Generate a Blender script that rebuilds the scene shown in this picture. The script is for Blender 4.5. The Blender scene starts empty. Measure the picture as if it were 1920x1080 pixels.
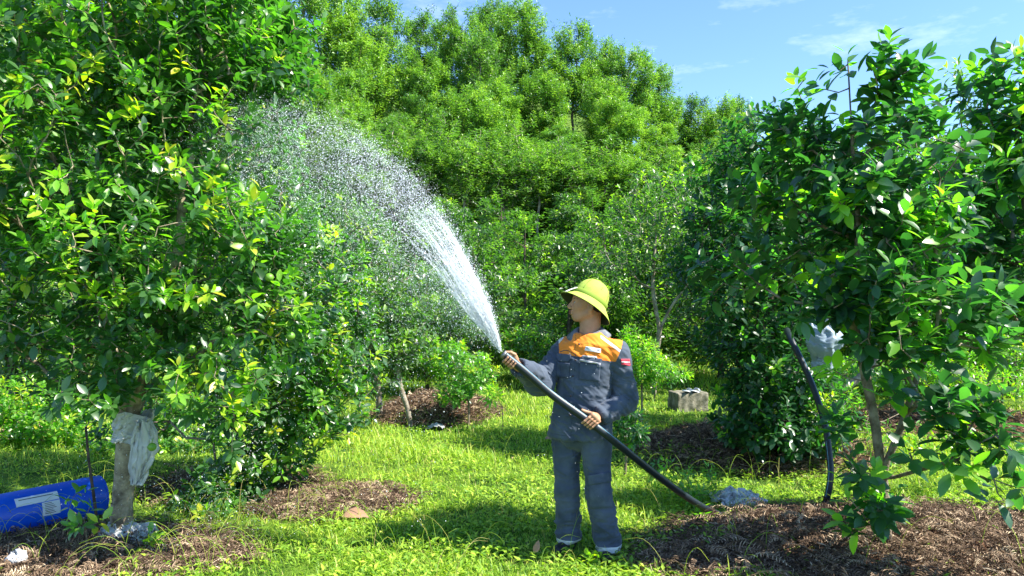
import bpy, math, random
import numpy as np
from mathutils import Vector, Matrix, noise
from mathutils.bvhtree import BVHTree
R = math.radians
# ------------------------------------------------------------------ camera / world / sun
scn = bpy.context.scene
FPX = 1390.0; CAMH = 1.6; HZ = 560.0
cam = bpy.data.cameras.new("camera"); camo = bpy.data.objects.new("camera", cam)
scn.collection.objects.link(camo); scn.camera = camo
camo.location = (0, 0, CAMH); camo.rotation_euler = (R(90), 0, 0)
cam.sensor_width = 36; cam.lens = FPX/1920*36; cam.shift_y = (HZ-540)/1920
cam.clip_start = 0.05; cam.clip_end = 2000
SUN_AZ, SUN_EL = -19, 49          # azimuth from +X towards +Y, elevation
sd = Vector((math.cos(R(SUN_EL))*math.cos(R(SUN_AZ)), math.cos(R(SUN_EL))*math.sin(R(SUN_AZ)), math.sin(R(SUN_EL))))
sun = bpy.data.lights.new("sun", 'SUN'); suno = bpy.data.objects.new("sun", sun)
scn.collection.objects.link(suno)
sun.energy = 5.0; sun.angle = R(0.55); sun.color = (1.0, 0.95, 0.84)
suno.rotation_euler = sd.to_track_quat('Z', 'Y').to_euler()
scn.view_settings.view_transform = 'Standard'; scn.view_settings.look = 'None'
scn.view_settings.exposure = 1.52; scn.view_settings.gamma = 1.0
w = bpy.data.worlds.new("World"); scn.world = w; w.use_nodes = True
nt = w.node_tree; nt.nodes.clear()
def N(nt, t, **kw):
    n = nt.nodes.new(t)
    for k, v in kw.items(): setattr(n, k, v)
    return n
sky = N(nt, 'ShaderNodeTexSky', sky_type='NISHITA', sun_disc=False)
sky.sun_elevation = R(SUN_EL); sky.sun_rotation = R(90-SUN_AZ); sky.air_density = 1.1; sky.dust_density = 0.0; sky.ozone_density = 1.6
tc = N(nt, 'ShaderNodeTexCoord'); mp = N(nt, 'ShaderNodeMapping'); mp.inputs['Scale'].default_value = (1.6, 1.6, 5.5); mp.inputs['Rotation'].default_value = (0, .25, .3)
nz = N(nt, 'ShaderNodeTexNoise'); nz.inputs['Scale'].default_value = 3.2; nz.inputs['Detail'].default_value = 8; nz.inputs['Roughness'].default_value = .62
rp = N(nt, 'ShaderNodeValToRGB'); rp.color_ramp.elements[0].position = .54; rp.color_ramp.elements[1].position = .80
mx = N(nt, 'ShaderNodeMix', data_type='RGBA'); mx.inputs[7].default_value = (6.0, 6.6, 7.2, 1)
mul = N(nt, 'ShaderNodeMath', operation='MULTIPLY'); mul.inputs[1].default_value = .45
bg = N(nt, 'ShaderNodeBackground'); bg.inputs['Strength'].default_value = 0.115
out = N(nt, 'ShaderNodeOutputWorld')
L = nt.links.new
L(tc.outputs['Generated'], mp.inputs[0]); L(mp.outputs[0], nz.inputs['Vector']); L(nz.outputs['Fac'], rp.inputs[0])
L(rp.outputs[0], mul.inputs[0]); L(mul.outputs[0], mx.inputs[0]); tint_ = N(nt, 'ShaderNodeMix', data_type='RGBA', blend_type='MULTIPLY'); tint_.inputs[0].default_value = 1; tint_.inputs[7].default_value = (.60, .74, .94, 1); L(sky.outputs[0], tint_.inputs[6]); L(tint_.outputs[2], mx.inputs[6]); L(mx.outputs[2], bg.inputs[0]); L(bg.outputs[0], out.inputs[0])
scn.cycles.max_bounces = 7; scn.cycles.diffuse_bounces = 3; scn.cycles.transmission_bounces = 5; scn.cycles.glossy_bounces = 2
scn.cycles.use_denoising = True
scn.cycles.sample_clamp_indirect = 4
# ------------------------------------------------------------------ helpers
C = scn.collection
def P(px, py, Y): return Vector(((px-960)/FPX*Y, Y, CAMH+(HZ-py)/FPX*Y))
def tag(o, label=None, cat=None, group=None, kind=None):
    if label: o['label'] = label
    if cat: o['category'] = cat
    if group: o['group'] = group
    if kind: o['kind'] = kind
    return o
def empty(name, loc=(0, 0, 0)):
    o = bpy.data.objects.new(name, None); C.objects.link(o); o.location = loc; o.empty_display_size = .1; return o
def mesh_obj(name, V, F, mat, parent=None, smooth=True, attrs=None, org=None):
    """V (n,3), F = list of faces or (m,k) array; F may be a list of arrays"""
    me = bpy.data.meshes.new(name)
    V = np.asarray(V, dtype=np.float32)
    if parent is not None: V = V - np.array(parent.matrix_basis.translation, dtype=np.float32) if org is None else V
    arrs = F if isinstance(F, list) and len(F) and isinstance(F[0], np.ndarray) else None
    if arrs is None and isinstance(F, np.ndarray): arrs = [F]
    if arrs is not None:
        arrs = [a for a in arrs if len(a)]
        loops = np.concatenate([a.ravel() for a in arrs]).astype(np.int32)
        tot = np.concatenate([np.full(len(a), a.shape[1]) for a in arrs]).astype(np.int32)
        start = np.concatenate([[0], np.cumsum(tot)[:-1]]).astype(np.int32)
        me.vertices.add(len(V)); me.vertices.foreach_set('co', V.ravel())
        me.loops.add(len(loops)); me.loops.foreach_set('vertex_index', loops)
        me.polygons.add(len(tot)); me.polygons.foreach_set('loop_start', start)
        try: me.polygons.foreach_set('loop_total', tot)
        except Exception: pass
        me.update(calc_edges=True); me.validate()
    else:
        me.from_pydata([tuple(map(float, v)) for v in V], [], F)
    if smooth: me.polygons.foreach_set('use_smooth', np.ones(len(me.polygons), dtype=bool))
    if attrs:
        for k, (dom, val) in attrs.items():
            a = me.attributes.new(k, 'FLOAT', dom); a.data.foreach_set('value', np.asarray(val, dtype=np.float32))
    for m in (mat if isinstance(mat, (list, tuple)) else [mat]): me.materials.append(m)
    o = bpy.data.objects.new(name, me); C.objects.link(o)
    if parent is not None: o.parent = parent
    return o
def nrm(a): return a/np.maximum(np.linalg.norm(a, axis=-1, keepdims=True), 1e-9)
class MB:
    def __init__(s): s.V = []; s.F = {}; s.n = 0; s.T = []
    def add(s, V, F, tint=None):
        V = np.asarray(V, dtype=np.float32).reshape(-1, 3)
        for a in (F if isinstance(F, list) else [F]):
            a = np.asarray(a)
            if len(a): s.F.setdefault(a.shape[1], []).append((a+s.n, np.zeros(len(a)) if tint is None else np.broadcast_to(tint, (len(a),))))
        s.V.append(V); s.n += len(V)
    def build(s, name, mat, parent=None, smooth=True):
        Fs = []; T = []
        for k in s.F:
            Fs.append(np.concatenate([a for a, t in s.F[k]])); T.append(np.concatenate([t for a, t in s.F[k]]))
        return mesh_obj(name, np.concatenate(s.V), Fs, mat, parent, smooth, {'tint': ('FACE', np.concatenate(T))})
def catmull(pts, n=6):
    pts = [np.array(p, float) for p in pts]
    if len(pts) < 3: return np.array([pts[0]+(pts[-1]-pts[0])*i/n for i in range(n+1)])
    q = [2*pts[0]-pts[1]]+pts+[2*pts[-1]-pts[-2]]
    o = []
    for i in range(1, len(q)-2):
        for j in range(n):
            t = j/n
            o.append(.5*((2*q[i])+(-q[i-1]+q[i+1])*t+(2*q[i-1]-5*q[i]+4*q[i+1]-q[i+2])*t*t+(-q[i-1]+3*q[i]-3*q[i+1]+q[i+2])*t**3))
    o.append(pts[-1]); return np.array(o)
def tube(pts, rad, k=8, cap=True, bump=0, seed=0):
    pts = np.asarray(pts, float); n = len(pts); rad = np.broadcast_to(rad, (n,)).astype(float)
    T = nrm(np.gradient(pts, axis=0)); up = np.array([0, 0, 1.0]) if abs(T[0][2]) < .9 else np.array([0, 1.0, 0])
    A = nrm(np.cross(T[0], up)); V = []
    rng = np.random.default_rng(seed); ph = rng.random(4)*6
    for i in range(n):
        A = nrm(A-np.dot(A, T[i])*T[i]); B = np.cross(T[i], A)
        th = np.arange(k)/k*2*math.pi
        rr = rad[i]*(1+bump*(np.sin(2*th+ph[0]+i*.3)+.7*np.sin(3*th+ph[1]-i*.5)+.6*np.sin(5*th+i*1.1+ph[2])))
        V.append(pts[i]+rr[:, None]*(np.cos(th)[:, None]*A+np.sin(th)[:, None]*B))
    V = np.concatenate(V); i = np.arange(n-1)[:, None]*k; j = np.arange(k)[None, :]; j2 = (j+1) % k
    F = np.stack([(i+j), (i+j2), (i+k+j2), (i+k+j)], -1).reshape(-1, 4)
    Fs = [F]
    if cap: Fs.append(np.array([list(range(k))[::-1], list(range((n-1)*k, n*k))]))
    return V, Fs
def box(c, s, rot=None, bev=0):
    c = np.array(c, float); s = np.array(s, float)/2
    V = np.array([[x, y, z] for x in (-1, 1) for y in (-1, 1) for z in (-1, 1)], float)*s
    if rot is not None: V = V @ np.array(Matrix.Rotation(rot[0], 3, rot[1])).T
    F = np.array([[0, 1, 3, 2], [4, 6, 7, 5], [0, 4, 5, 1], [2, 3, 7, 6], [0, 2, 6, 4], [1, 5, 7, 3]])
    return V+c, F
# ---- surface nets
def surfnet(F, org, h):
    S = F < 0; sh = F.shape; cs = tuple(a-1 for a in sh)
    acc = np.zeros(cs+(3,), np.float32); cnt = np.zeros(cs, np.float32); quads = []; X = []
    for ax in range(3):
        a = np.take(F, range(sh[ax]-1), ax); b = np.take(F, range(1, sh[ax]), ax)
        sa = a < 0; cr = sa != (b < 0); t = np.where(cr, a/np.where(a == b, 1, a-b), 0).astype(np.float32)
        o1, o2 = [q for q in range(3) if q != ax]
        for d1 in (0, 1):
            for d2 in (0, 1):
                sl = [slice(None)]*3; sl[o1] = slice(d1, sh[o1]-1+d1); sl[o2] = slice(d2, sh[o2]-1+d2); sl = tuple(sl)
                c = cr[sl]; cnt += c; acc[..., ax] += t[sl]*c; acc[..., o1] += d1*c; acc[..., o2] += d2*c
        X.append((ax, o1, o2, cr, sa))
    idx = -np.ones(cs, np.int64); m = cnt > 0; idx[m] = np.arange(m.sum())
    V = (np.argwhere(m)+acc[m]/cnt[m][:, None])*h+np.array(org)
    for ax, o1, o2, cr, sa in X:
        e = np.argwhere(cr); e = e[(e[:, o1] > 0) & (e[:, o2] > 0) & (e[:, o1] < sh[o1]-1) & (e[:, o2] < sh[o2]-1)]
        f = sa[tuple(e.T)]; q = []
        for d1, d2 in ((1, 1), (0, 1), (0, 0), (1, 0)):
            c = e.copy(); c[:, o1] -= d1; c[:, o2] -= d2; q.append(idx[tuple(c.T)])
        q = np.stack(q, 1); fl = f if ax != 1 else ~f
        q[~fl] = q[~fl][:, ::-1]; quads.append(q)
    return V, np.concatenate(quads)
def sdf_mesh(fn, lo, hi, h):
    lo = np.array(lo, float); hi = np.array(hi, float); n = np.ceil((hi-lo)/h).astype(int)+1
    ax = [(lo[i]+np.arange(n[i])*h).astype(np.float32) for i in range(3)]
    G = np.stack(np.meshgrid(*ax, indexing='ij'), -1); F = fn(G).astype(np.float32)
    F[F == 0] = 1e-6
    return surfnet(F, lo, h)
def cap(p, a, b, ra, rb):
    a = np.array(a, np.float32); b = np.array(b, np.float32); ab = b-a
    t = np.clip(((p-a)@ab)/max(float(ab@ab), 1e-9), 0, 1)
    return np.linalg.norm(p-a-t[..., None]*ab, axis=-1)-(ra+(rb-ra)*t)
def ell(p, c, r, M=None):
    q = p-np.array(c, np.float32)
    if M is not None: q = q@np.array(M, np.float32)     # M: columns are local axes
    r = np.array(r, np.float32); k0 = np.linalg.norm(q/r, axis=-1); k1 = np.linalg.norm(q/(r*r), axis=-1)
    return k0*(k0-1)/np.maximum(k1, 1e-6)
def smin(a, b, k):
    h = np.clip(.5+.5*(b-a)/k, 0, 1); return b+(a-b)*h-k*h*(1-h)
def smax(a, b, k): return -smin(-a, -b, k)
# ------------------------------------------------------------------ materials
def mat(name, col, rough=.7, spec=.4, noise_amt=0, nscale=8, col2=None, bump=0, bscale=40, metallic=0, trans=0, sheen=0):
    m = bpy.data.materials.new(name); m.use_nodes = True; n = m.node_tree; b = n.nodes['Principled BSDF']
    b.inputs['Roughness'].default_value = rough; b.inputs['Specular IOR Level'].default_value = spec; b.inputs['Metallic'].default_value = metallic
    b.inputs['Base Color'].default_value = (*col, 1)
    if sheen: b.inputs['Sheen Weight'].default_value = sheen
    if col2 is not None or bump:
        tcn = N(n, 'ShaderNodeTexCoord')
    if col2 is not None:
        z = N(n, 'ShaderNodeTexNoise'); z.inputs['Scale'].default_value = nscale; z.inputs['Detail'].default_value = 6; z.inputs['Roughness'].default_value = .65
        r = N(n, 'ShaderNodeValToRGB'); r.color_ramp.elements[0].position = .38; r.color_ramp.elements[1].position = .64
        r.color_ramp.elements[0].color = (*col, 1); r.color_ramp.elements[1].color = (*col2, 1)
        n.links.new(tcn.outputs['Object'], z.inputs['Vector']); n.links.new(z.outputs[0], r.inputs[0]); n.links.new(r.outputs[0], b.inputs['Base Color'])
    if bump:
        z = N(n, 'ShaderNodeTexNoise'); z.inputs['Scale'].default_value = bscale; z.inputs['Detail'].default_value = 5
        bp = N(n, 'ShaderNodeBump'); bp.inputs['Strength'].default_value = bump; bp.inputs['Distance'].default_value = .01
        n.links.new(tcn.outputs['Object'], z.inputs['Vector']); n.links.new(z.outputs[0], bp.inputs['Height']); n.links.new(bp.outputs[0], b.inputs['Normal'])
    return m
def leafmat(name, stops, transfac=.4, rough=.38, spec=.5, tgain=(1.5, 1.7, .6), orand=0):
    m = bpy.data.materials.new(name); m.use_nodes = True; n = m.node_tree; b = n.nodes['Principled BSDF']; o = n.nodes['Material Output']
    a = N(n, 'ShaderNodeAttribute', attribute_name='tint'); r = N(n, 'ShaderNodeValToRGB')
    el = r.color_ramp.elements
    while len(el) < len(stops): el.new(.5)
    for e, (p, c) in zip(el, stops): e.position = p; e.color = (*c, 1)
    if orand:
        oi = N(n, 'ShaderNodeObjectInfo'); mr = N(n, 'ShaderNodeMapRange'); mr.inputs[3].default_value = -orand; mr.inputs[4].default_value = orand; ad = N(n, 'ShaderNodeMath', operation='ADD')
        n.links.new(oi.outputs['Random'], mr.inputs[0]); n.links.new(mr.outputs[0], ad.inputs[0]); n.links.new(a.outputs['Fac'], ad.inputs[1]); n.links.new(ad.outputs[0], r.inputs[0])
    else: n.links.new(a.outputs['Fac'], r.inputs[0])
    n.links.new(r.outputs[0], b.inputs['Base Color'])
    b.inputs['Roughness'].default_value = rough; b.inputs['Specular IOR Level'].default_value = spec
    t = N(n, 'ShaderNodeBsdfTranslucent'); g = N(n, 'ShaderNodeMix', data_type='RGBA', blend_type='MULTIPLY'); g.inputs[0].default_value = 1; g.inputs[7].default_value = (*tgain, 1)
    n.links.new(r.outputs[0], g.inputs[6]); n.links.new(g.outputs[2], t.inputs[0])
    mxs = N(n, 'ShaderNodeMixShader'); mxs.inputs[0].default_value = transfac
    n.links.new(b.outputs[0], mxs.inputs[1]); n.links.new(t.outputs[0], mxs.inputs[2]); n.links.new(mxs.outputs[0], o.inputs[0])
    return m
M_leaf = leafmat('citrus_leaf', [(0, (.024, .074, .024)), (.35, (.062, .160, .034)), (.7, (.15, .33, .032)), (.9, (.30, .42, .03)), (1, (.45, .42, .03))], rough=.36, spec=.9, transfac=.42, tgain=(1.9, 2.8, .5))
M_leafD = leafmat('pomelo_leaf', [(0, (.020, .066, .032)), (.35, (.042, .120, .040)), (.7, (.12, .29, .030)), (1, (.28, .46, .03))], rough=.36, spec=.9, transfac=.46, tgain=(1.8, 2.9, .7))
M_leafM = leafmat('orchard_leaf', [(0, (.036, .088, .030)), (.4, (.082, .165, .040)), (.75, (.18, .31, .035)), (1, (.34, .42, .04))], rough=.38, spec=.9, transfac=.45, tgain=(1.8, 2.6, .6), orand=.10)
M_acacia = leafmat('acacia_leaf', [(0, (.045, .125, .038)), (.4, (.115, .26, .050)), (.75, (.22, .41, .050)), (1, (.28, .44, .06))], rough=.42, spec=.8, transfac=.36, orand=.24)
M_grass = leafmat('grass_blade', [(0, (.04, .13, .016)), (.4, (.13, .27, .03)), (.75, (.33, .48, .045)), (.92, (.50, .56, .08)), (1, (.52, .42, .2))], rough=.45, transfac=.35, spec=.3)
M_mulch = leafmat('dry_frond', [(0, (.04, .028, .020)), (.5, (.18, .12, .08)), (.8, (.42, .30, .20)), (1, (.64, .52, .36))], rough=.8, transfac=.1, spec=.15, tgain=(1, 1, 1))
M_bark = mat('citrus_bark', (.10, .075, .05), .85, .2, col2=(.30, .25, .19), nscale=14, bump=.6, bscale=60)
M_bark_pale = mat('pale_lichen_bark', (.16, .13, .10), .85, .2, col2=(.40, .36, .30), nscale=9, bump=.6, bscale=50)
M_bark_stem = mat('thin_pale_stem', (.22, .19, .14), .85, .2, col2=(.42, .37, .29), nscale=6)
M_barkA = mat('spotted_bark', (.11, .085, .06), .85, .2, col2=(.42, .36, .24), nscale=9, bump=.8, bscale=45)
M_bark_dk = mat('dark_bark', (.05, .038, .028), .85, .2, col2=(.13, .10, .075), nscale=12, bump=.5, bscale=60)
M_fruit = mat('green_citrus_peel', (.10, .24, .02), .4, .5, col2=(.17, .32, .03), nscale=20, bump=.2, bscale=300)
# ------------------------------------------------------------------ terrain
MOUNDS = [(2.55, 4.55, 1.75, .95, .17), (2.55, 7.7, 1.25, 1.05, .20), (-1.4, 5.75, .62, .42, .05), (-1.05, 10.3, .85, .95, .26),
          (-2.80, 4.62, 1.15, .55, .03), (5.6, 9.3, 1.5, 1.2, .15), (-2.35, 6.3, .8, .6, .04), (-7.3, 9.2, 1.5, 1.0, .1)]
def ground_h(x, y):
    x = np.asarray(x, float); y = np.asarray(y, float)
    f = np.clip(1-(x-1)/26, .35, 1.0); f = f*f*(3-2*f)
    d = np.clip(y-16, 0, 44); hill = np.where(d < 6, d*d/12*.44, (d-3)*.44)*f
    z = hill+.03*np.sin(x*1.3+y*.7)*np.clip((y-6)/4, 0, 1)+.012*np.sin(x*5+1)*np.sin(y*4.3)
    z = z+.25*np.exp(-((y-11.2)/1.6)**2)*np.clip((x-1.5)/2, 0, 1)*0
    for cx, cy, rx, ry, h in MOUNDS:
        q = ((x-cx)/rx)**2+((y-cy)/ry)**2
        z = z+h*np.clip(1-q, 0, 1)**.8
    return z
def mound_mask(x, y, soft=1.0, rng=None):
    m = np.zeros(np.shape(x))
    for cx, cy, rx, ry, h in MOUNDS:
        q = np.sqrt(((x-cx)/rx)**2+((y-cy)/ry)**2)+.10*np.sin(x*7+cy)+.10*np.sin(y*9+x*3)
        m = np.maximum(m, np.clip((1.05-q)/.25, 0, 1))
    return m
def gz(x, y): return float(ground_h(x, y))
xs = np.concatenate([np.linspace(-90, -9, 28), np.linspace(-8.9, 8.9, 240), np.linspace(9, 90, 28)])
ys = np.concatenate([np.linspace(-20, 3, 12), np.linspace(3.1, 14, 190), np.linspace(14.3, 62, 70), np.linspace(64, 240, 14)])
GX, GY = np.meshgrid(xs, ys, indexing='ij'); GZ = ground_h(GX, GY)
GZ += np.where(mound_mask(GX, GY) > .3, .012*np.sin(GX*31)*np.sin(GY*37), 0)
nxg, nyg = GX.shape; ii = np.arange(nxg*nyg).reshape(nxg, nyg)
Fg = np.stack([ii[:-1, :-1], ii[1:, :-1], ii[1:, 1:], ii[:-1, 1:]], -1).reshape(-1, 4)
def ground_mat():
    m = bpy.data.materials.new('orchard_ground'); m.use_nodes = True; n = m.node_tree; b = n.nodes['Principled BSDF']; b.inputs['Roughness'].default_value = .95; b.inputs['Specular IOR Level'].default_value = .1
    a = N(n, 'ShaderNodeAttribute', attribute_name='mulch'); t = N(n, 'ShaderNodeTexCoord')
    z = N(n, 'ShaderNodeTexNoise'); z.inputs['Scale'].default_value = 3; z.inputs['Detail'].default_value = 8
    z2 = N(n, 'ShaderNodeTexNoise'); z2.inputs['Scale'].default_value = 45; z2.inputs['Detail'].default_value = 5
    r = N(n, 'ShaderNodeValToRGB'); r.color_ramp.elements[0].color = (.035, .075, .012, 1); r.color_ramp.elements[1].color = (.10, .17, .02, 1); r.color_ramp.elements[0].position = .4; r.color_ramp.elements[1].position = .6
    r2 = N(n, 'ShaderNodeValToRGB'); r2.color_ramp.elements[0].color = (.035, .018, .011, 1); r2.color_ramp.elements[1].color = (.17, .09, .055, 1); r2.color_ramp.elements[0].position = .35; r2.color_ramp.elements[1].position = .68
    mm = N(n, 'ShaderNodeMix', data_type='RGBA'); lk = n.links.new
    lk(t.outputs['Object'], z.inputs['Vector']); lk(t.outputs['Object'], z2.inputs['Vector']); lk(z.outputs[0], r.inputs[0]); lk(z2.outputs[0], r2.inputs[0])
    lk(a.outputs['Fac'], mm.inputs[0]); lk(r.outputs[0], mm.inputs[6]); lk(r2.outputs[0], mm.inputs[7]); lk(mm.outputs[2], b.inputs['Base Color'])
    bp = N(n, 'ShaderNodeBump'); bp.inputs['Strength'].default_value = 1; bp.inputs['Distance'].default_value = .02; lk(z2.outputs[0], bp.inputs['Height']); lk(bp.outputs[0], b.inputs['Normal'])
    return m
g = mesh_obj('ground', np.stack([GX, GY, GZ], -1).reshape(-1, 3), Fg, ground_mat(), attrs={'mulch': ('POINT', mound_mask(GX, GY).ravel())})
tag(g, 'grassy orchard floor rising into a wooded hill', 'ground', kind='structure')
# ------------------------------------------------------------------ leaves
_ts = [0, .22, .5, .78, 1.0]; _ws = [0, .36, .5, .34, 0]
def add_leaves(mb, B, D, U, Ln, Wd, curl, tint, lod=2, fold=.25):
    """B base, D direction, U upper side normal; all (n,3)"""
    n = len(B)
    if n == 0: return
    D = nrm(D); U = nrm(U-(U*D).sum(-1, keepdims=True)*D); S = np.cross(D, U)
    Ln = np.broadcast_to(Ln, (n,))[:, None]; Wd = np.broadcast_to(Wd, (n,))[:, None]; curl = np.broadcast_to(curl, (n,))[:, None]
    if lod == 2:
        vs = []
        for t, wv in zip(_ts, _ws):
            c = B+D*Ln*(t-.12*curl*t*t)-U*Ln*curl*(t*t)*.5
            if wv == 0: vs.append(c)
            else:
                vs += [c-S*Wd*wv+U*Wd*wv*fold, c, c+S*Wd*wv+U*Wd*wv*fold]
        V = np.stack(vs, 1).reshape(-1, 3); o = (np.arange(n)*11)[:, None]
        q = np.array([[1, 2, 5, 4], [2, 3, 6, 5], [4, 5, 8, 7], [5, 6, 9, 8]]); t3 = np.array([[0, 2, 1], [0, 3, 2], [7, 8, 10], [8, 9, 10]])
        Q = (o[:, :, None]+q[None]).reshape(-1, 4); T = (o[:, :, None]+t3[None]).reshape(-1, 3)
        nb = mb.n; mb.V.append(V.astype(np.float32)); mb.n += len(V); tt = np.repeat(tint, 4)
        mb.F.setdefault(4, []).append((Q+nb, tt)); mb.F.setdefault(3, []).append((T+nb, tt))
    else:
        mid = B+D*Ln*.48
        V = np.stack([B, mid-S*Wd*.5+U*Wd*fold*.5, B+D*Ln-U*Ln*curl*.5, mid+S*Wd*.5+U*Wd*fold*.5], 1).reshape(-1, 3)
        o = (np.arange(n)*4)[:, None]; t3 = np.array([[0, 2, 1], [0, 3, 2]])
        T = (o[:, :, None]+t3[None]).reshape(-1, 3); nb = mb.n; mb.V.append(V.astype(np.float32)); mb.n += len(V)
        mb.F.setdefault(3, []).append((T+nb, np.repeat(tint, 2)))
def grow(guides, tips, bf=.35):
    pos = []; par = []; path = []
    for gl in guides:
        pl = catmull(gl, 4)
        if not pos: prev = -1
        else:
            dd = [np.linalg.norm(p-pl[0]) for p in pos]; prev = int(np.argmin(dd)); pl = pl[1:]
        for p in pl:
            pos.append(p); par.append(prev); path.append(0 if prev < 0 else path[prev]+np.linalg.norm(p-pos[prev])); prev = len(pos)-1
    ng = len(pos); tips = np.asarray(tips); best = np.full(len(tips), 1e9); bi = np.zeros(len(tips), int); done = np.zeros(len(tips), bool)
    root = pos[0]
    def upd(i):
        nonlocal best, bi
        d = np.linalg.norm(tips-pos[i], axis=1)+bf*path[i]
        k = d < best; best = np.where(k, d, best); bi = np.where(k, i, bi)
    # guides: only upper part may carry branches
    zt = min(tips[:, 2].min()-.1, pos[ng-1][2])
    for i in range(ng):
        if pos[i][2] >= zt-.35 or i == ng-1 or len(guides) > 1 and i > 4: upd(i)
    for _ in range(len(tips)):
        b = np.where(done, 1e9, best); k = int(np.argmin(b)); done[k] = True
        pos.append(tips[k]); par.append(int(bi[k])); path.append(path[bi[k]]+np.linalg.norm(tips[k]-pos[bi[k]])); upd(len(pos)-1)
    return np.array(pos), np.array(par), ng
def branch_mesh(mb, pos, par, ng, r0, rtip, k=5, rng=None):
    n = len(pos); cnt = np.zeros(n)
    child = np.zeros(n, int)
    for i in range(n-1, 0, -1):
        if cnt[i] == 0: cnt[i] = 1
        if par[i] >= 0: cnt[par[i]] += cnt[i]; child[par[i]] += 1
    cnt[0] = max(cnt[0], 1)
    ex = math.log(max(r0/rtip, 1.01))/math.log(max(cnt[0], 2)); rad = rtip*np.maximum(cnt, 1)**ex
    for i in range(1, n):
        p = par[i]
        if p < 0: continue
        a, b = pos[p], pos[i]; ln = np.linalg.norm(b-a)
        if ln < 1e-4: continue
        ra = min(rad[p], rad[i]*1.5) if i >= ng else rad[p]
        if i >= ng and ln > .12:
            m = (a+b)/2+rng.normal(0, .05, 3)*ln+np.array([0, 0, -.06*ln]); pts = [a, m, b]; rr = [ra, (ra+rad[i])/2, rad[i]]
        else: pts = [a, b]; rr = [ra, rad[i]]
        V, F = tube(pts, rr, k if i >= ng else 10, cap=False, bump=0 if i >= ng else .03, seed=i)
        mb.add(V, F)
    return rad
def sample_lumps(lumps, n, rng, surf=.6):
    """lumps: (center, radii, weight)"""
    vol = np.array([(l[1][0]*l[1][1]*l[1][2])**.75*l[2] for l in lumps]); k = rng.choice(len(lumps), n, p=vol/vol.sum())
    c = np.array([tuple(l[0]) for l in lumps])[k]; r = np.array([l[1] for l in lumps])[k]
    d = nrm(rng.normal(size=(n, 3))); rr = np.where(rng.random(n) < surf, rng.uniform(.72, 1.08, n), rng.random(n)**(1/2.2))
    return c+d*r*rr[:, None], k
def foliage(mb, pos, par, ng, axis_xy, rng, nl, Ln, Wd, lod, flush=.12, shoot=.14, tbase=.18, flush_fn=None, droop=.12, upb=.5, yel=0):
    idx = np.arange(ng, len(pos)); n = len(idx); pr = pos[np.maximum(par[idx], 0)]
    ax = nrm(pos[idx]-pr)*.7; outw = pos[idx].copy(); outw[:, 0] -= axis_xy[0]; outw[:, 1] -= axis_xy[1]; outw[:, 2] = 0
    ax = nrm(ax+nrm(outw)*.35+np.array([0, 0, upb])+rng.normal(0, .25, (n, 3)))
    fl = rng.random(n) < flush; zz = pos[idx][:, 2]; zr = (zz-zz.min())/max(np.ptp(zz), .1)
    if flush_fn is not None: fl = rng.random(n) < flush_fn(pos[idx])
    base_t = np.where(fl, rng.uniform(.6, .95, n), np.clip(rng.normal(tbase, .12, n), 0, .5))
    nn = np.maximum(3, rng.poisson(nl, n)); tot = nn.sum(); rep = np.repeat(np.arange(n), nn)
    k = np.concatenate([np.arange(q) for q in nn]); f = k/np.repeat(nn, nn)
    A = ax[rep]; E1 = nrm(np.cross(A, np.array([.13, .2, .97]))); E2 = np.cross(A, E1)
    th = k*2.4+rng.random(n)[rep]*6.28+rng.normal(0, .3, tot)
    ang = np.radians(78-45*f+rng.normal(0, 14, tot))
    D = A*np.cos(ang)[:, None]+(E1*np.cos(th)[:, None]+E2*np.sin(th)[:, None])*np.sin(ang)[:, None]
    D[:, 2] -= rng.uniform(0, droop*2, tot); D = nrm(D)
    B = pos[idx][rep]+A*(shoot*(f-.5))[:, None]*rng.uniform(.7, 1.2, n)[rep][:, None]
    U = np.array([0, 0, 1.0])*.8+A*.5+rng.normal(0, .35, (tot, 3))
    sz = rng.uniform(.65, 1.15, tot)*(1-.25*f)
    tt = np.clip(base_t[rep]+rng.normal(0, .07, tot)+.06*f, 0, 1)
    if yel: tt = np.where(rng.random(tot) < yel, rng.uniform(.85, 1, tot), tt)
    add_leaves(mb, B+D*.008, D, U, Ln*sz, Wd*sz*rng.uniform(.85, 1.15, tot), rng.uniform(.05, .55, tot), tt, lod)
    sh = MB()
    return ax
def pt(px, py, Y): return tuple(P(px, py, Y))
def make_tree(name, label, cat, base, guides, lumps, ntips, Ln, Wd, nl, seed, leaf_m=None, bark=None, r0=.05, lod=2, group=None, fruits=(), parts=('trunk', 'crown'), **kw):
    rng = np.random.default_rng(seed); root = empty(name, base)
    tag(root, label, cat, group)
    tips, k = sample_lumps(lumps, ntips, rng, kw.pop('surf', .6))
    tips[:, 2] = np.maximum(tips[:, 2], ground_h(tips[:, 0], tips[:, 1])+.06)
    pos, par, ng = grow(guides, tips, kw.pop('bf', .35))
    tb = MB(); branch_mesh(tb, pos, par, ng, r0, kw.pop('rtip', .0025), 5 if lod == 2 else 3, rng)
    tb.build(parts[0], bark or M_bark, root)
    lb = MB(); foliage(lb, pos, par, ng, (guides[0][-1][0], guides[0][-1][1]), rng, nl, Ln, Wd, lod, **kw)
    lb.build(parts[1], leaf_m or M_leaf, root)
    for (fp, fr) in fruits:
        V, F = uvs(fp, (fr, fr, fr*.95), 14, 10); fb = MB(); fb.add(V, F)
        st = np.array(fp)+np.array([0, 0, fr*.9]); V2, F2 = tube([st, st+np.array([.004, .006, .03])], .002, 5); fb.add(V2, F2)
        fb.build('fruit', M_fruit, root)
    return root
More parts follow.
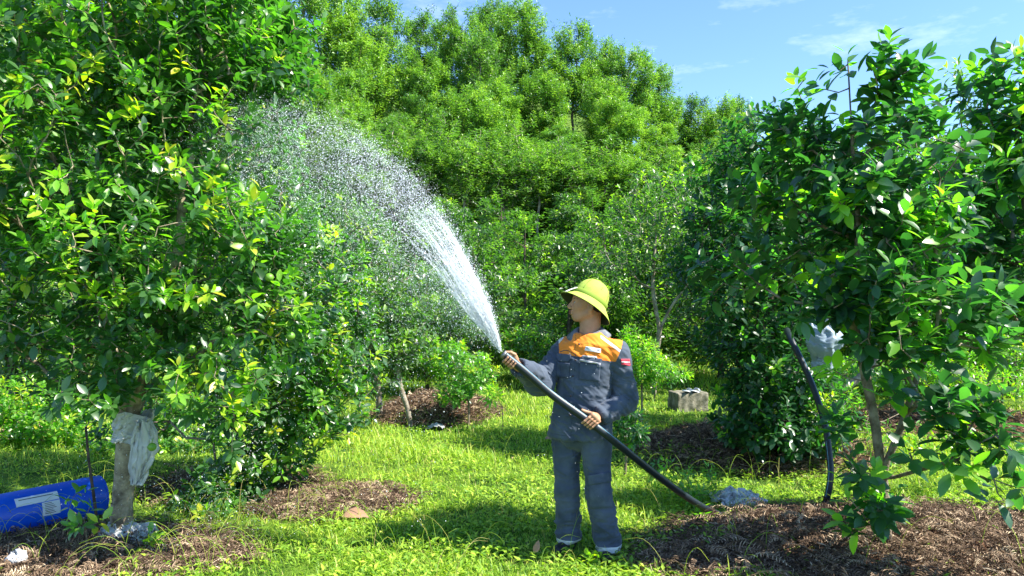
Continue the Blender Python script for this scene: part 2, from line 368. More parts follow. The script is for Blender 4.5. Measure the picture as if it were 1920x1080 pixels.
def uvs(c, r, nu=16, nv=10, M=None):
    u = np.arange(nu)/nu*2*math.pi; v = np.arange(1, nv)/nv*math.pi
    V = np.array([[math.sin(b)*math.cos(a), math.sin(b)*math.sin(a), math.cos(b)] for b in v for a in u]+[[0, 0, 1], [0, 0, -1]])*np.array(r)
    if M is not None: V = V@np.array(M).T
    F4 = np.array([[i*nu+j, (i+1)*nu+j, (i+1)*nu+(j+1) % nu, i*nu+(j+1) % nu] for i in range(nv-2) for j in range(nu)])
    t = len(V)-2; F3 = np.array([[t, j, (j+1) % nu] for j in range(nu)]+[[t+1, (nv-2)*nu+(j+1) % nu, (nv-2)*nu+j] for j in range(nu)])
    return V+np.array(c), [F4, F3]
def LP(px, py, Y, rx, ry, rz, wgt=1.0): return (pt(px, py, Y), (rx, ry, rz), wgt)

# ================================================================== THE MAN
MY = 4.65
def m(px, py, dy=0): return np.array(P(px, py, MY+dy))
M_cloth = bpy.data.materials.new('workwear_cloth')
def cloth_mat():
    mt = M_cloth; mt.use_nodes = True; n = mt.node_tree; b = n.nodes['Principled BSDF']; lk = n.links.new
    b.inputs['Roughness'].default_value = .85; b.inputs['Specular IOR Level'].default_value = .2; b.inputs['Sheen Weight'].default_value = .15
    t = N(n, 'ShaderNodeTexCoord')
    z = N(n, 'ShaderNodeTexNoise'); z.inputs['Scale'].default_value = 7; z.inputs['Detail'].default_value = 6
    r = N(n, 'ShaderNodeValToRGB'); r.color_ramp.elements[0].position = .35; r.color_ramp.elements[1].position = .68
    r.color_ramp.elements[0].color = (.036, .051, .080, 1); r.color_ramp.elements[1].color = (.080, .100, .138, 1)
    o = N(n, 'ShaderNodeTexNoise'); o.inputs['Scale'].default_value = 9; ro = N(n, 'ShaderNodeValToRGB')
    ro.color_ramp.elements[0].color = (.70, .19, .018, 1); ro.color_ramp.elements[1].color = (.85, .28, .03, 1)
    def sel(attr, a, bcol):
        at = N(n, 'ShaderNodeAttribute', attribute_name=attr); gt = N(n, 'ShaderNodeMath', operation='GREATER_THAN'); gt.inputs[1].default_value = 0
        mm = N(n, 'ShaderNodeMix', data_type='RGBA'); lk(at.outputs['Fac'], gt.inputs[0]); lk(gt.outputs[0], mm.inputs[0]); lk(a, mm.inputs[6])
        if isinstance(bcol, tuple): mm.inputs[7].default_value = bcol
        else: lk(bcol, mm.inputs[7])
        return mm.outputs[2]
    lk(t.outputs['Object'], z.inputs['Vector']); lk(z.outputs[0], r.inputs[0]); lk(t.outputs['Object'], o.inputs['Vector']); lk(o.outputs[0], ro.inputs[0])
    c = sel('orange', r.outputs[0], ro.outputs[0]); c = sel('silver', c, (.55, .57, .56, 1)); c = sel('seam', c, (.03, .04, .06, 1))
    lk(c, b.inputs['Base Color'])
    wv = N(n, 'ShaderNodeTexNoise'); wv.inputs['Scale'].default_value = 400; bp = N(n, 'ShaderNodeBump'); bp.inputs['Strength'].default_value = .25; bp.inputs['Distance'].default_value = .001
    lk(t.outputs['Object'], wv.inputs['Vector']); lk(wv.outputs[0], bp.inputs['Height'])
    w2 = N(n, 'ShaderNodeTexNoise'); w2.inputs['Scale'].default_value = 8; w2.inputs['Detail'].default_value = 3; w2.inputs['Distortion'].default_value = 1.6; w2.noise_type = 'RIDGED_MULTIFRACTAL'
    mpp = N(n, 'ShaderNodeMapping'); mpp.inputs['Rotation'].default_value = (0, .6, 0); mpp.inputs['Scale'].default_value = (.8, .8, 1.7); lk(t.outputs['Object'], mpp.inputs[0]); lk(mpp.outputs[0], w2.inputs['Vector'])
    b2 = N(n, 'ShaderNodeBump'); b2.inputs['Strength'].default_value = .55; b2.inputs['Distance'].default_value = .02; lk(w2.outputs[0], b2.inputs['Height']); lk(bp.outputs[0], b2.inputs['Normal']); lk(b2.outputs[0], b.inputs['Normal'])
cloth_mat()
M_skin = mat('tanned_skin', (.40, .205, .115), .55, .35, col2=(.48, .26, .15), nscale=18, bump=.15, bscale=120)
M_skin.node_tree.nodes['Principled BSDF'].inputs['Subsurface Weight'].default_value = .08
M_skin.node_tree.nodes['Principled BSDF'].inputs['Subsurface Radius'].default_value = (.02, .008, .004)
M_white = mat('white_cloth', (.72, .72, .70), .8, .2)
M_ink = mat('blue_print', (.03, .06, .18), .8, .2)
M_red = mat('red_patch', (.55, .06, .09), .8, .2)
M_btn = mat('dark_button', (.04, .025, .03), .4, .5)
M_black = mat('black_rubber', (.012, .012, .014), .5, .4)
M_hat = mat('lime_helmet_cloth', (.31, .43, .07), .85, .15, col2=(.39, .50, .095), nscale=12, bump=.2, bscale=350)
M_hatin = mat('helmet_lining', (.05, .06, .03), .9, .1)
M_hair = mat('black_hair', (.008, .007, .007), .6, .3, bump=.8, bscale=200)
M_eye = mat('eye_white', (.40, .36, .32), .7, .2); M_iris = mat('eye_dark', (.015, .01, .008), .2, .6); M_lip = mat('lips', (.26, .095, .07), .55, .3)

feetz = gz(.5, 4.65)
J = dict(pel=m(1090, 795, 0), chest=m(1103, 700, 0), nb=m(1104, 640, .01),
         rs=m(1066, 655, .09), re=m(1014, 712, .02), rw=m(972, 688, -.19),
         ls=m(1154, 662, -.07), le=m(1172, 752, -.02), lw=m(1121, 781, -.17),
         rh=m(1063, 800, .05), rk=m(1062, 915, .03), ra=m(1067, 1024, .06),
         lh=m(1116, 800, -.05), lk=m(1122, 920, -.08), la=m(1143, 1038, -.05))
yaw = R(-24)   # facing: from -Y rotated towards -X
fw = np.array([math.sin(yaw), -math.cos(yaw), 0]); lf = np.array([math.cos(yaw), math.sin(yaw), 0])  # his left = image right
def torso(p, grow_=0.0):
    zs = np.array([.70, .80, .95, 1.10, 1.22, 1.305, 1.345, 1.385]); cx = np.array([m(1088, 0, 0)[0], m(1088, 0)[0], m(1092, 0)[0], m(1100, 0)[0], m(1105, 0)[0], m(1108, 0)[0], m(1107, 0)[0], m(1106, 0)[0]])
    a = np.array([.197, .184, .165, .166, .181, .178, .120, .072])+grow_; b = np.array([.150, .143, .130, .130, .132, .110, .085, .066])+grow_
    z = p[..., 2]; X = p[..., 0]-np.interp(z, zs, cx); Yv = p[..., 1]-(MY+.0)
    u = X*lf[0]+Yv*lf[1]; v = X*fw[0]+Yv*fw[1]
    A = np.interp(z, zs, a); B = np.interp(z, zs, b)
    q = (np.abs(u/A)**2.4+np.abs(v/B)**2.4)**(1/2.4)
    d = (q-1)*np.minimum(A, B)*.9
    return np.maximum(d, z-1.385+.14*np.clip(v+.02, 0, .2))
def jacket_f(p):
    d = torso(p); d = smax(d, (.738-p[..., 2]-.02*(p[..., 0]-.4)), .006)
    s1 = smin(cap(p, J['rs'], J['re'], .074, .058), cap(p, J['re'], J['rw'], .060, .048), .012)
    s2 = smin(cap(p, J['ls'], J['le'], .076, .064), cap(p, J['le'], J['lw'], .066, .050), .010)
    # baggy elbow of his right sleeve
    s1 = smin(s1, ell(p, J['re']+np.array([-.0, -.03, -.03]), (.075, .07, .055)), .03)
    for s_, e, w_, nm in ((s1, 're', 'rw', 1), (s2, 'le', 'lw', 2)):
        ax = nrm(J[w_]-J[e]); cut = (p-(J[w_]-ax*.005).astype(np.float32))@ax.astype(np.float32)
        s_ = smax(s_, cut, .004)
        # hollow cuff
        inner = np.maximum(cap(p, J[w_]-ax*.03, J[w_]+ax*.05, .043, .043), -(cut+.025))
        s_ = np.maximum(s_, -inner)
        d = smin(d, s_, .012)
    # neck hole
    d = np.maximum(d, -cap(p, J['nb']+np.array([0, 0, -.02]), J['nb']+fw*.03+np.array([0, 0, .2]), .060, .09))
    return d
def fbm(V, sc, oc=3):
    o = np.zeros(len(V))
    for i, v in enumerate(V):
        q = Vector((v[0]*sc[0], v[1]*sc[1], v[2]*sc[2])); s = 0; a = 1
        for k in range(oc): s += a*(1-2*abs(noise.noise(q))); q = q*2.1+Vector((3.1, 1.7, 5.2)); a *= .5
        o[i] = s
    return o
def vnormals(V, F):
    n = np.cross(V[F[:, 2]]-V[F[:, 0]], V[F[:, 3]]-V[F[:, 1]]); vn = np.zeros_like(V)
    for k in range(4): np.add.at(vn, F[:, k], n)
    return nrm(vn)
def smoothv(V, F, it, lam=.5):
    for _ in range(it):
        s = np.zeros_like(V); c = np.zeros(len(V))
        for k in range(4): np.add.at(s, F[:, k], V[F[:, (k+1) % 4]]); np.add.at(c, F[:, k], 1)
        V = V*(1-lam)+lam*s/np.maximum(c, 1)[:, None]
    return V
def seg(p, a, b):
    ab = b-a; t = np.clip(((p-a)@ab)/(ab@ab), 0, 1); return np.linalg.norm(p-a-t[:, None]*ab, axis=1), t
# ---- body (single mesh: head, neck, core, arms, hands, legs)
bodyV = []; bodyF = []; bn = 0
def body_add(V, F):
    global bn
    bodyV.append(V); bodyF.append(F+bn); bn += len(V)
# head in local frame: x forward, y left, z up, origin = centre of cranium
hp = R(9); hy = R(186)   # looks to -X, slightly up, slightly away from camera
def head_sdf(p):
    d = ell(p, (-.008, 0, .02), (.096, .076, .098))
    d = smin(d, ell(p, (.035, 0, .01), (.055, .064, .075)), .03)         # forehead / face
    d = smin(d, ell(p, (.045, 0, -.05), (.045, .050, .055)), .03)        # mid face
    d = smin(d, ell(p, (.052, 0, -.095), (.030, .030, .024)), .025)      # chin
    for s in (1, -1):
        d = smin(d, cap(p, (.048, s*.022, -.098), (-.012, s*.058, -.058), .020, .020), .025)  # jaw
        d = smin(d, ell(p, (.056, s*.040, -.028), (.022, .018, .018)), .02)  # cheekbone
        d = smin(d, cap(p, (.083, s*.012, .012), (.072, s*.045, .010), .009, .009), .014)   # brow
        d = smax(d, -ell(p, (.093, s*.031, -.008), (.016, .017, .012)), .012)             # socket
        d = smin(d, ell(p, (.077, s*.031, -.010), (.013, .015, .012)), .004)              # lid
        e = ell(p, (-.008, s*.080, -.022), (.019, .008, .032))                            # ear
        e = smax(e, -ell(p, (-.004, s*.090, -.020), (.010, .008, .018)), .006)
        d = smin(d, e, .008)
        d = smin(d, ell(p, (.103, s*.011, -.044), (.011, .009, .009)), .006)              # nostril wing
    d = smin(d, cap(p, (.088, 0, .002), (.113, 0, -.036), .008, .0115), .012)             # nose
    d = smin(d, ell(p, (.093, 0, -.064), (.012, .022, .007)), .007)                       # upper lip
    d = smin(d, ell(p, (.091, 0, -.077), (.012, .019, .008)), .007)                       # lower lip
    d = smax(d, -ell(p, (.104, 0, -.0705), (.010, .022, .0022)), .003)
    return d
HC = m(1101, 569, .02)
Rh = np.array(Matrix.Rotation(hy, 3, 'Z')@Matrix.Rotation(-hp, 3, 'Y')@Matrix.Rotation(R(0), 3, 'X'))   # local->world
def hw(v): return np.asarray(v)@Rh.T+HC
def head_world(p):
    q = (p-HC.astype(np.float32))@Rh.astype(np.float32)
    d = head_sdf(q)
    nk = cap(p, J['nb']+np.array([.0, 0, -.08]), hw((-.036, 0, -.06)), .066, .062)
    d = smin(d, nk, .022)
    ad = cap(p, J['nb']+np.array([-.045, -.0, .0]), hw((.01, 0, -.10)), .012, .014)
    return smin(d, ad, .02)
V, F = sdf_mesh(head_world, HC-np.array([.16, .15, .30]), HC+np.array([.16, .15, .14]), .0028)
V = smoothv(V, F, 2); body_add(V, F)
# core, arms, legs (inside clothes)
def core_f(p):
    d = torso(p, -.045); d = np.maximum(d, .72-p[..., 2])
    d = smin(d, ell(p, J['pel']+np.array([0, .01, .02]), (.12, .08, .09)), .03)
    d = smin(d, cap(p, J['nb']+np.array([0, 0, -.10]), J['nb']+np.array([0, 0, .0]), .06, .055), .03)
    for a, b, ra, rb in (('rs', 're', .05, .042), ('re', 'rw', .042, .028), ('ls', 'le', .05, .042), ('le', 'lw', .042, .028), ('rh', 'rk', .075, .055), ('rk', 'ra', .052, .038), ('lh', 'lk', .075, .055), ('lk', 'la', .052, .038)):
        d = smin(d, cap(p, J[a], J[b], ra, rb), .02)
    return d
V, F = sdf_mesh(core_f, (-.05, MY-.36, -.01), (.9, MY+.3, 1.45), .012)
body_add(V, F)
# hands
def hand(wr, palm, side, fingers, thumb, rad=.0085, h=.0022):
    """palm: list of (p0,p1,r); fingers: list of chains of points"""
    def f(p):
        d = cap(p, wr[0], wr[1], wr[2], wr[3])
        for a, b, r in palm: d = smin(d, cap(p, a, b, r, r), .012)
        for ch, r in fingers:
            e = None
            for i in range(len(ch)-1):
                q = cap(p, ch[i], ch[i+1], r*(1-.07*i), r*(1-.07*(i+1))); e = q if e is None else smin(e, q, .003)
            d = smin(d, e, .0035)
        return d
    pts = [np.array(q) for ch, r in fingers for q in ch]+[np.array(wr[0]), np.array(wr[1])]
    lo = np.min(pts, 0)-.04; hi = np.max(pts, 0)+.04
    V, F = sdf_mesh(f, lo, hi, h); V = smoothv(V, F, 1); body_add(V, F)
# hose line (in man's frame)
hose_ctrl = [m(944, 664, -.235), m(985, 697, -.225), m(1035, 740, -.215), m(1100, 787, -.225), m(1150, 826, -.20), P(1230, 890, 4.75), P(1300, 940, 5.05), P(1350, 966, 5.3), P(1395, 985, 5.4),
             P(1450, 990, 5.5), P(1515, 985, 5.45), P(1543, 955, 5.45), P(1556, 905, 5.45), P(1556, 860, 5.5), P(1545, 790, 5.6), P(1520, 715, 5.75), P(1486, 642, 5.9), P(1476, 622, 6.15), P(1478, 622, 6.6), P(1486, 650, 7.0)]
HR = .0235
hose_pts = catmull([np.array(q) for q in hose_ctrl], 10)
def frame_at(i):   # hose direction, up-ish normal, normal to camera
    c = np.array(hose_ctrl[i]); t = nrm(np.array(hose_ctrl[i+1])-np.array(hose_ctrl[i-1] if i else hose_ctrl[i])); fwd = np.array([0, -1.0, 0]); fwd = nrm(fwd-np.dot(fwd, t)*t); u = np.cross(fwd, t); u = u if u[2] > 0 else -u
    return c, t, fwd, u
# his left hand (image right) : back of the hand to camera, fingers curl over front and under the hose
c, t, fr, up = frame_at(3)
c = c+t*.018
def wrap(off, r, angs, rr):
    """points round the hose at offset along it; angle 0 = up, 90 = towards camera, 180 = below"""
    return [c+t*o+(up*math.cos(R(a))+fr*math.sin(R(a)))*q for o, a, q in zip(off, angs, rr)]
kn = [c+t*o+up*.028+fr*.036 for o in (-.026, -.006, .013, .031)]
fing = []
for i, o in enumerate((-.027, -.007, .013, .032)):
    rr = (.0345, .0345, .033, .032); ln = (0, .004, .003, -.004)[i]
    ch = [c+t*(o+.012)+up*.040+fr*.030, ] + [c+t*o2+(up*math.cos(R(a))+fr*math.sin(R(a)))*q for o2, a, q in ((o+.004, 62, .043), (o-.003, 108, .0375), (o-.004, 150, .034), (o-.002, 190, .031))]
    fing.append((ch, .0088 if i < 3 else .0078))
wr = J['lw']
th = [c+up*.045+fr*.018+t*.0, c+t*(-.026)+up*.046+fr*.006, c+t*(-.052)+up*.036+fr*.002, c+t*(-.075)+up*.031+fr*.004]
fing.append((th, .0105))
hand((wr-nrm(c-wr)*.04, wr+nrm(c+up*.04-wr)*.012, .027, .026), [(wr, c+t*(-.012)+up*.045+fr*.024, .019), (wr, c+t*.008+up*.044+fr*.026, .018), (wr, c+t*.030+up*.040+fr*.026, .017)], 0, fing, None)
# his right hand (image left): holds near the nozzle, palm from behind, thumb over the mouth
c0, t, fr, up = frame_at(0); t = nrm(hose_pts[8]-hose_pts[0])
fr = nrm(np.array([0, -1.0, 0])-np.dot(np.array([0, -1.0, 0]), t)*t); up = np.cross(fr, t); up = up if up[2] > 0 else -up
c = c0+t*.055; wr = J['rw']
fing = []
for i, o in enumerate((-.030, -.010, .010, .028)):
    ch = [c+t*(o+.004)+(up*math.cos(R(a))+fr*math.sin(R(a)))*q for a, q in ((-120, .036), (-165, .037), (165, .037), (125, .036), (85, .034))]
    fing.append((ch, .0088 if i < 3 else .0078))
th = [c+t*.030-fr*.022+up*.026, c+t*.000+up*.040-fr*.006, c+t*(-.028)+up*.036+fr*.004, c+t*(-.054)+up*.016+fr*.004]
fing.append((th, .0108))
hand((wr+nrm(wr-c)*.04, wr+nrm(c-wr)*.012, .027, .026), [(wr, c+t*-.012-fr*.034+up*.002, .020), (wr, c+t*.012-fr*.034-up*.006, .020), (wr, c+t*.01+up*.028-fr*.016, .017), (c+t*-.02-fr*.034, c+t*.025-fr*.034, .016)], 0, fing, None)
person = mesh_obj('person', np.concatenate(bodyV), np.concatenate(bodyF), M_skin)
tag(person, 'man in navy and orange workwear and lime helmet spraying water from a hose', 'person')
person.location = (0, 0, 0)
# eyes, brows, hair
for s in (1, -1):
    V, F = uvs((.081, s*.031, -.007), (.0105, .0115, .0095), 14, 10); b = MB(); b.add(hw(V), F); e = b.build('eye', M_eye, person)
    V, F = uvs((.0885, s*.031, -.005), (.0042, .0055, .0055), 10, 8); b = MB(); b.add(hw(V), F); b.build('iris', M_iris, e)
    V, F = tube([(.092, s*.014, .012), (.090, s*.03, .018), (.076, s*.046, .013)], [.0035, .004, .002], 6); b = MB(); b.add(hw(V), F); b.build('eyebrow', M_hair, person)
b = MB(); V, F = uvs((.1005, 0, -.0645), (.008, .019, .0048), 12, 8); b.add(hw(V), F); V, F = uvs((.0985, 0, -.0775), (.008, .016, .0058), 12, 8); b.add(hw(V), F); b.build('lips', M_lip, person)
def hair_f(p):
    d = ell(p, (-.018, 0, .022), (.094, .081, .102)); d = smin(d, ell(p, (-.055, 0, -.015), (.04, .062, .04)), .03)
    d = np.maximum(d, .018-p[..., 2]*.55+p[..., 0]*.9-.03)      # hair only behind / above
    d = np.maximum(d, -ell(p, (-.004, .08, -.028), (.024, .03, .036))); d = np.maximum(d, -ell(p, (-.004, -.08, -.028), (.024, .03, .036)))
    return d
V, F = sdf_mesh(hair_f, (-.13, -.1, -.1), (.12, .1, .14), .004); mesh_obj('hair', hw(smoothv(V, F, 1)), F, M_hair, person)
# jacket
V, F = sdf_mesh(jacket_f, (-.1, MY-.40, .70), (.93, MY+.30, 1.47), .0055)
V = smoothv(V, F, 1); n_ = vnormals(V, F)
dr, tr = seg(V, J['rs'], J['re']); dr2, tr2 = seg(V, J['re'], J['rw']); dl, tl = seg(V, J['ls'], J['le']); dl2, tl2 = seg(V, J['le'], J['lw'])
to = torso(V)
arm = np.minimum(np.minimum(dr, dr2), np.minimum(dl, dl2))-.085 < to
# fold field
f1 = fbm(V, (3.2, 3.2, 7), 3); f2 = fbm(V@np.array([[.7, 0, .7], [0, 1, 0], [-.7, 0, .7]]), (5, 6, 22), 2); f3 = fbm(V, (9, 9, 4), 2)
elb = np.exp(-(np.linalg.norm(V-J['le'], axis=1)/.12)**2)+np.exp(-(np.linalg.norm(V-J['re'], axis=1)/.12)**2)
fa = np.where(arm, .010+.012*elb, .009)
V = V+n_*(fa*(f1*.6+f2*.7)+.0022*f3)[:, None]
px_ = V[:, 0]; pz = V[:, 2]
def line(x1, y1, x2, y2):   # signed distance in the frontal plane, positive on the left of direction
    a = m(x1, y1); b_ = m(x2, y2); dx, dz = b_[0]-a[0], b_[2]-a[2]; l_ = math.hypot(dx, dz); return ((px_-a[0])*dz-(pz-a[2])*dx)/l_
yoke = -line(1040, 661, 1142, 674)
right_seam = -line(1137, 700, 1166, 632); left_seam = line(1047, 700, 1049, 620)
ysafe = pz-m(0, 690)[2]
orange = np.minimum(np.minimum(yoke, right_seam), np.minimum(left_seam, ysafe))
if np.mean(orange > 0) < .01: print('WARN orange empty')
strip1 = .0085-np.abs(line(1124, 630, 1162, 660)); strip1 = np.minimum(np.minimum(strip1, orange), px_-m(1123, 0)[0])
strip2 = np.minimum(.011-np.abs(line(1047, 642, 1066, 620)), orange)
silver = np.maximum(strip1, strip2)
plk = np.where((V[:, 1] < MY) & ~arm, .0014-np.abs(px_-m(1067, 0)[0]-(pz-m(0, 815)[2])*.06), -1)
hem = np.where(~arm, .0014-np.abs(pz-.762-.02*(px_-.4)*-1), -1)
cuff = .0016-np.abs(np.minimum(np.where(tr2 > .3, (1-tr2)*.25, 1), np.where(tl2 > .3, (1-tl2)*.26, 1))-.062)
seam = np.maximum(np.maximum(plk, hem), cuff)
jk = mesh_obj('jacket', V, F, M_cloth, person, attrs={'orange': ('POINT', orange), 'silver': ('POINT', silver), 'seam': ('POINT', seam)})
bvh_j = BVHTree.FromPolygons([tuple(v) for v in V], [tuple(int(i) for i in f) for f in F])
CAMP = Vector((0, 0, CAMH))
def hit(px, py, bv, off=.003):
    d = (P(px, py, 5)-CAMP).normalized(); loc, nn, i, ds = bv.ray_cast(CAMP, d)
    if loc is None: loc = P(px, py, MY-.12); nn = Vector((0, -1, 0))
    return np.array(loc-d*off), np.array(nn)
def patch(name, quad, bv, mt, parent, off=.004, th=.003, nu=14, nv=8, wav=0, shape=None):
    """quad px corners TL,TR,BR,BL ; draped on the surface, with thickness"""
    tl_, tr_, br_, bl_ = [np.array(q, float) for q in quad]; A = []
    for j in range(nv+1):
        for i in range(nu+1):
            u, v = i/nu, j/nv; q = (tl_*(1-u)+tr_*u)*(1-v)+(bl_*(1-u)+br_*u)*v
            if shape: q = shape(q, u, v)
            p_, _n = hit(q[0], q[1], bv, off+wav*math.sin(u*11+v*3)*v); A.append(p_)
    A = np.array(A); dirs = nrm(A-np.array(CAMP)); Bk = A+dirs*th; k = len(A); W = nu+1
    F_ = [(j*W+i, (j+1)*W+i, (j+1)*W+i+1, j*W+i+1) for j in range(nv) for i in range(nu)]
    F_ += [tuple(reversed([q+k for q in f])) for f in F_]
    rim = [i for i in range(W)]+[j*W+nu for j in range(1, nv+1)]+[nv*W+i for i in range(nu-1, -1, -1)]+[j*W for j in range(nv-1, 0, -1)]
    F_ += [(rim[i], rim[(i+1) % len(rim)], rim[(i+1) % len(rim)]+k, rim[i]+k) for i in range(len(rim))]
    return mesh_obj(name, np.concatenate([A, Bk]), np.array(F_), mt, parent)
M_ltcloth = mat('lightened_pocket_cloth', (.046, .062, .095), .85, .2, col2=(.088, .108, .148), nscale=9)  # lighter than the jacket: painted contrast standing in for shade along the pocket edges
M_lining = mat('worn_pocket_edge', (.30, .30, .33), .85, .2, col2=(.55, .54, .55), nscale=30)
def flap_shape(q, u, v):
    return q+np.array([0, v*(-5*max(0, abs(u-.5)*2-.6)/.4*1.4)])
patch('pocket_flap', [(1044, 662), (1071, 665), (1070, 679), (1043, 677)], bvh_j, M_ltcloth, jk, off=.011, shape=flap_shape)
patch('pocket', [(1045, 678), (1068, 681), (1066, 709), (1044, 707)], bvh_j, M_ltcloth, jk, off=.006)
patch('pocket', [(1088, 679), (1126, 684), (1124, 716), (1085, 712)], bvh_j, M_ltcloth, jk, off=.006)
patch('pocket_flap', [(1089, 668), (1129, 673), (1127, 683), (1087, 676)], bvh_j, M_ltcloth, jk, off=.012, wav=.006)
patch('pocket_lining', [(1087, 673), (1127, 681), (1126, 684), (1086, 677)], bvh_j, M_lining, jk, off=.017, wav=.006, nv=3)
patch('pocket_lining', [(1092, 666), (1118, 668), (1120, 672), (1091, 669)], bvh_j, M_lining, jk, off=.016, wav=.004, nv=3)
tg = patch('name_tag', [(1098, 649), (1127, 654), (1126, 662), (1096, 657)], bvh_j, M_white, jk, off=.006)
pp = patch('sleeve_patch', [(1164, 673), (1181, 673), (1182, 686), (1165, 684)], bvh_j, M_red, jk, off=.004)
patch('patch_stripe', [(1165, 678), (1181, 678.5), (1181, 680), (1165, 679.5)], bvh_j, M_white, pp, off=.0065, nv=2, th=.002)
for q in ((1086, 645), (1079, 675), (1074, 705), (1070, 742), (1069, 778)):
    p_, nn = hit(q[0], q[1], bvh_j, .002); nn = -nrm(p_-np.array(CAMP)); V, F = tube([p_-nn*.001, p_+nn*.003], [.0065, .0055], 14); b = MB(); b.add(V, F); b.build('button', M_btn, jk)
for q in ((1053, 676), (1099, 683), (1121, 686)):
    p_, nn = hit(q[0], q[1], bvh_j, .006); nn = -nrm(p_-np.array(CAMP)); V, F = tube([p_-nn*.001, p_+nn*.002], [.004, .0035], 10); b = MB(); b.add(V, F); b.build('button', M_lining, jk)
def text_on(txt, c1, c2, bv, size, mt, parent, off):
    cu = bpy.data.curves.new('lettering', 'FONT'); cu.body = txt; cu.size = size; cu.align_x = 'CENTER'; cu.align_y = 'CENTER'; cu.extrude = .0004
    tmp = bpy.data.objects.new('lettering', cu); C.objects.link(tmp); dg = bpy.context.evaluated_depsgraph_get(); me = bpy.data.meshes.new_from_object(tmp.evaluated_get(dg))
    bpy.data.objects.remove(tmp)
    a, _ = hit(*c1, bv, off); b_, _ = hit(*c2, bv, off); X = nrm(b_-a); nn = nrm(np.array(CAMP)-(a+b_)/2); Yx = nrm(np.cross(nn, X)); Zz = np.cross(X, Yx)
    co = np.array([v.co for v in me.vertices]); wv = (a+b_)/2+co[:, :1]*X+co[:, 1:2]*Yx+co[:, 2:3]*Zz
    me.materials.clear(); me.materials.append(mt)
    for v, c_ in zip(me.vertices, wv): v.co = c_
    o = bpy.data.objects.new('lettering', me); C.objects.link(o); o.parent = parent; return o
text_on('DAI PHUC . JSC', (1099, 653), (1125, 658), bvh_j, .0125, M_ink, tg, .0085)
# collar
def collar():
    b = MB(); nb = J['nb']
    rings = []
    for k, (r, dz, o) in enumerate(((.062, .025, 0), (.066, .060, 0), (.076, .066, 0), (.100, .046, 1), (.124, .026, 1))):
        ring = []
        for i in range(41):
            a = R(-160+320*i/40); f = math.cos(a-math.pi)      # a=0 is back
            e = abs(i/20-1)        # 1 at the front tips
            rr = r*(1+.14*(1-abs(math.cos(a))))
            pd = (-fw*math.cos(a)+lf*math.sin(a))*rr
            zz = dz-.058*e**1.6-(.014*e**3 if o else 0)*(k-2)
            if e > .8: pd = pd*(1-.18*(e-.8)*5*(k < 3))
            ring.append(nb+pd+np.array([0, 0, zz+.034]))
        rings.append(ring)
    A = np.array(rings); nr, nc = A.shape[:2]; idx = np.arange(nr*nc).reshape(nr, nc)
    b.add(A.reshape(-1, 3), np.stack([idx[:-1, :-1], idx[1:, :-1], idx[1:, 1:], idx[:-1, 1:]], -1).reshape(-1, 4))
    o = b.build('collar', M_collar, jk); md = o.modifiers.new('th', 'SOLIDIFY'); md.thickness = .004; return o
M_collar = mat('faded_collar', (.10, .115, .14), .85, .2, col2=(.19, .20, .22), nscale=14)
collar()
# trousers
def trou_f(p):
    d = ell(p, J['pel']+np.array([0, 0, -.015]), (.158, .116, .15))
    knR = J['rk']+np.array([0, -.008, 0]); knL = J['lk']+np.array([0, -.01, 0])
    a1 = smin(cap(p, J['rh'], knR, .090, .066), cap(p, knR, J['ra'], .068, .064), .02)
    a2 = smin(cap(p, J['lh'], knL, .090, .068), cap(p, knL, J['la'], .070, .068), .02)
    for s_, k_, a_ in ((a1, knR, 'ra'), (a2, knL, 'la')):
        s_ = smax(s_, (J[a_][2]-.025)-p[..., 2]+.0*p[..., 0], .005)
        inner = np.maximum(cap(p, J[a_]+np.array([0, 0, -.08]), J[a_]+np.array([0, 0, .02]), .070, .070), -(p[..., 2]*-1+J[a_][2]-.0)*0-1)
        s_ = np.maximum(s_, -inner)
        d = smin(d, s_, .014)
    return np.maximum(d, p[..., 2]-.86)
V, F = sdf_mesh(trou_f, (.15, MY-.25, .03), (.82, MY+.28, .88), .006)
V = smoothv(V, F, 1); n_ = vnormals(V, F)
f1 = fbm(V, (6, 6, 15), 3); f2 = fbm(V, (11, 11, 3.0), 2)
lowm = np.clip((.45-V[:, 2])/.35, 0, 1); up_ = np.clip((V[:, 2]-.55)/.2, 0, 1)
V = V+n_*((.005+.009*lowm)*f1+(.005+.006*up_)*f2)[:, None]
legR = V[:, 0] < (J['rk'][0]+J['lk'][0])/2-.0
za = np.where(legR, J['ra'][2], J['la'][2]); tz = V[:, 2]-za
silver = np.where(legR, .018-np.abs(tz-.046), .017-np.abs(tz-.050))
seam = np.where(V[:, 1] < 9, .0012-np.abs(tz-.088), -1)
tr_o = mesh_obj('trousers', V, F, M_cloth, person, attrs={'silver': ('POINT', silver), 'orange': ('POINT', np.full(len(V), -1.0)), 'seam': ('POINT', seam)})
bvh_t = BVHTree.FromPolygons([tuple(v) for v in V], [tuple(int(i) for i in f) for f in F])
patch('cargo_pocket', [(1104, 905), (1145, 898), (1149, 952), (1106, 954)], bvh_t, M_ltcloth, tr_o, off=.006)
patch('cargo_pocket_flap', [(1101, 892), (1146, 884), (1147, 903), (1104, 910)], bvh_t, M_ltcloth, tr_o, off=.014)
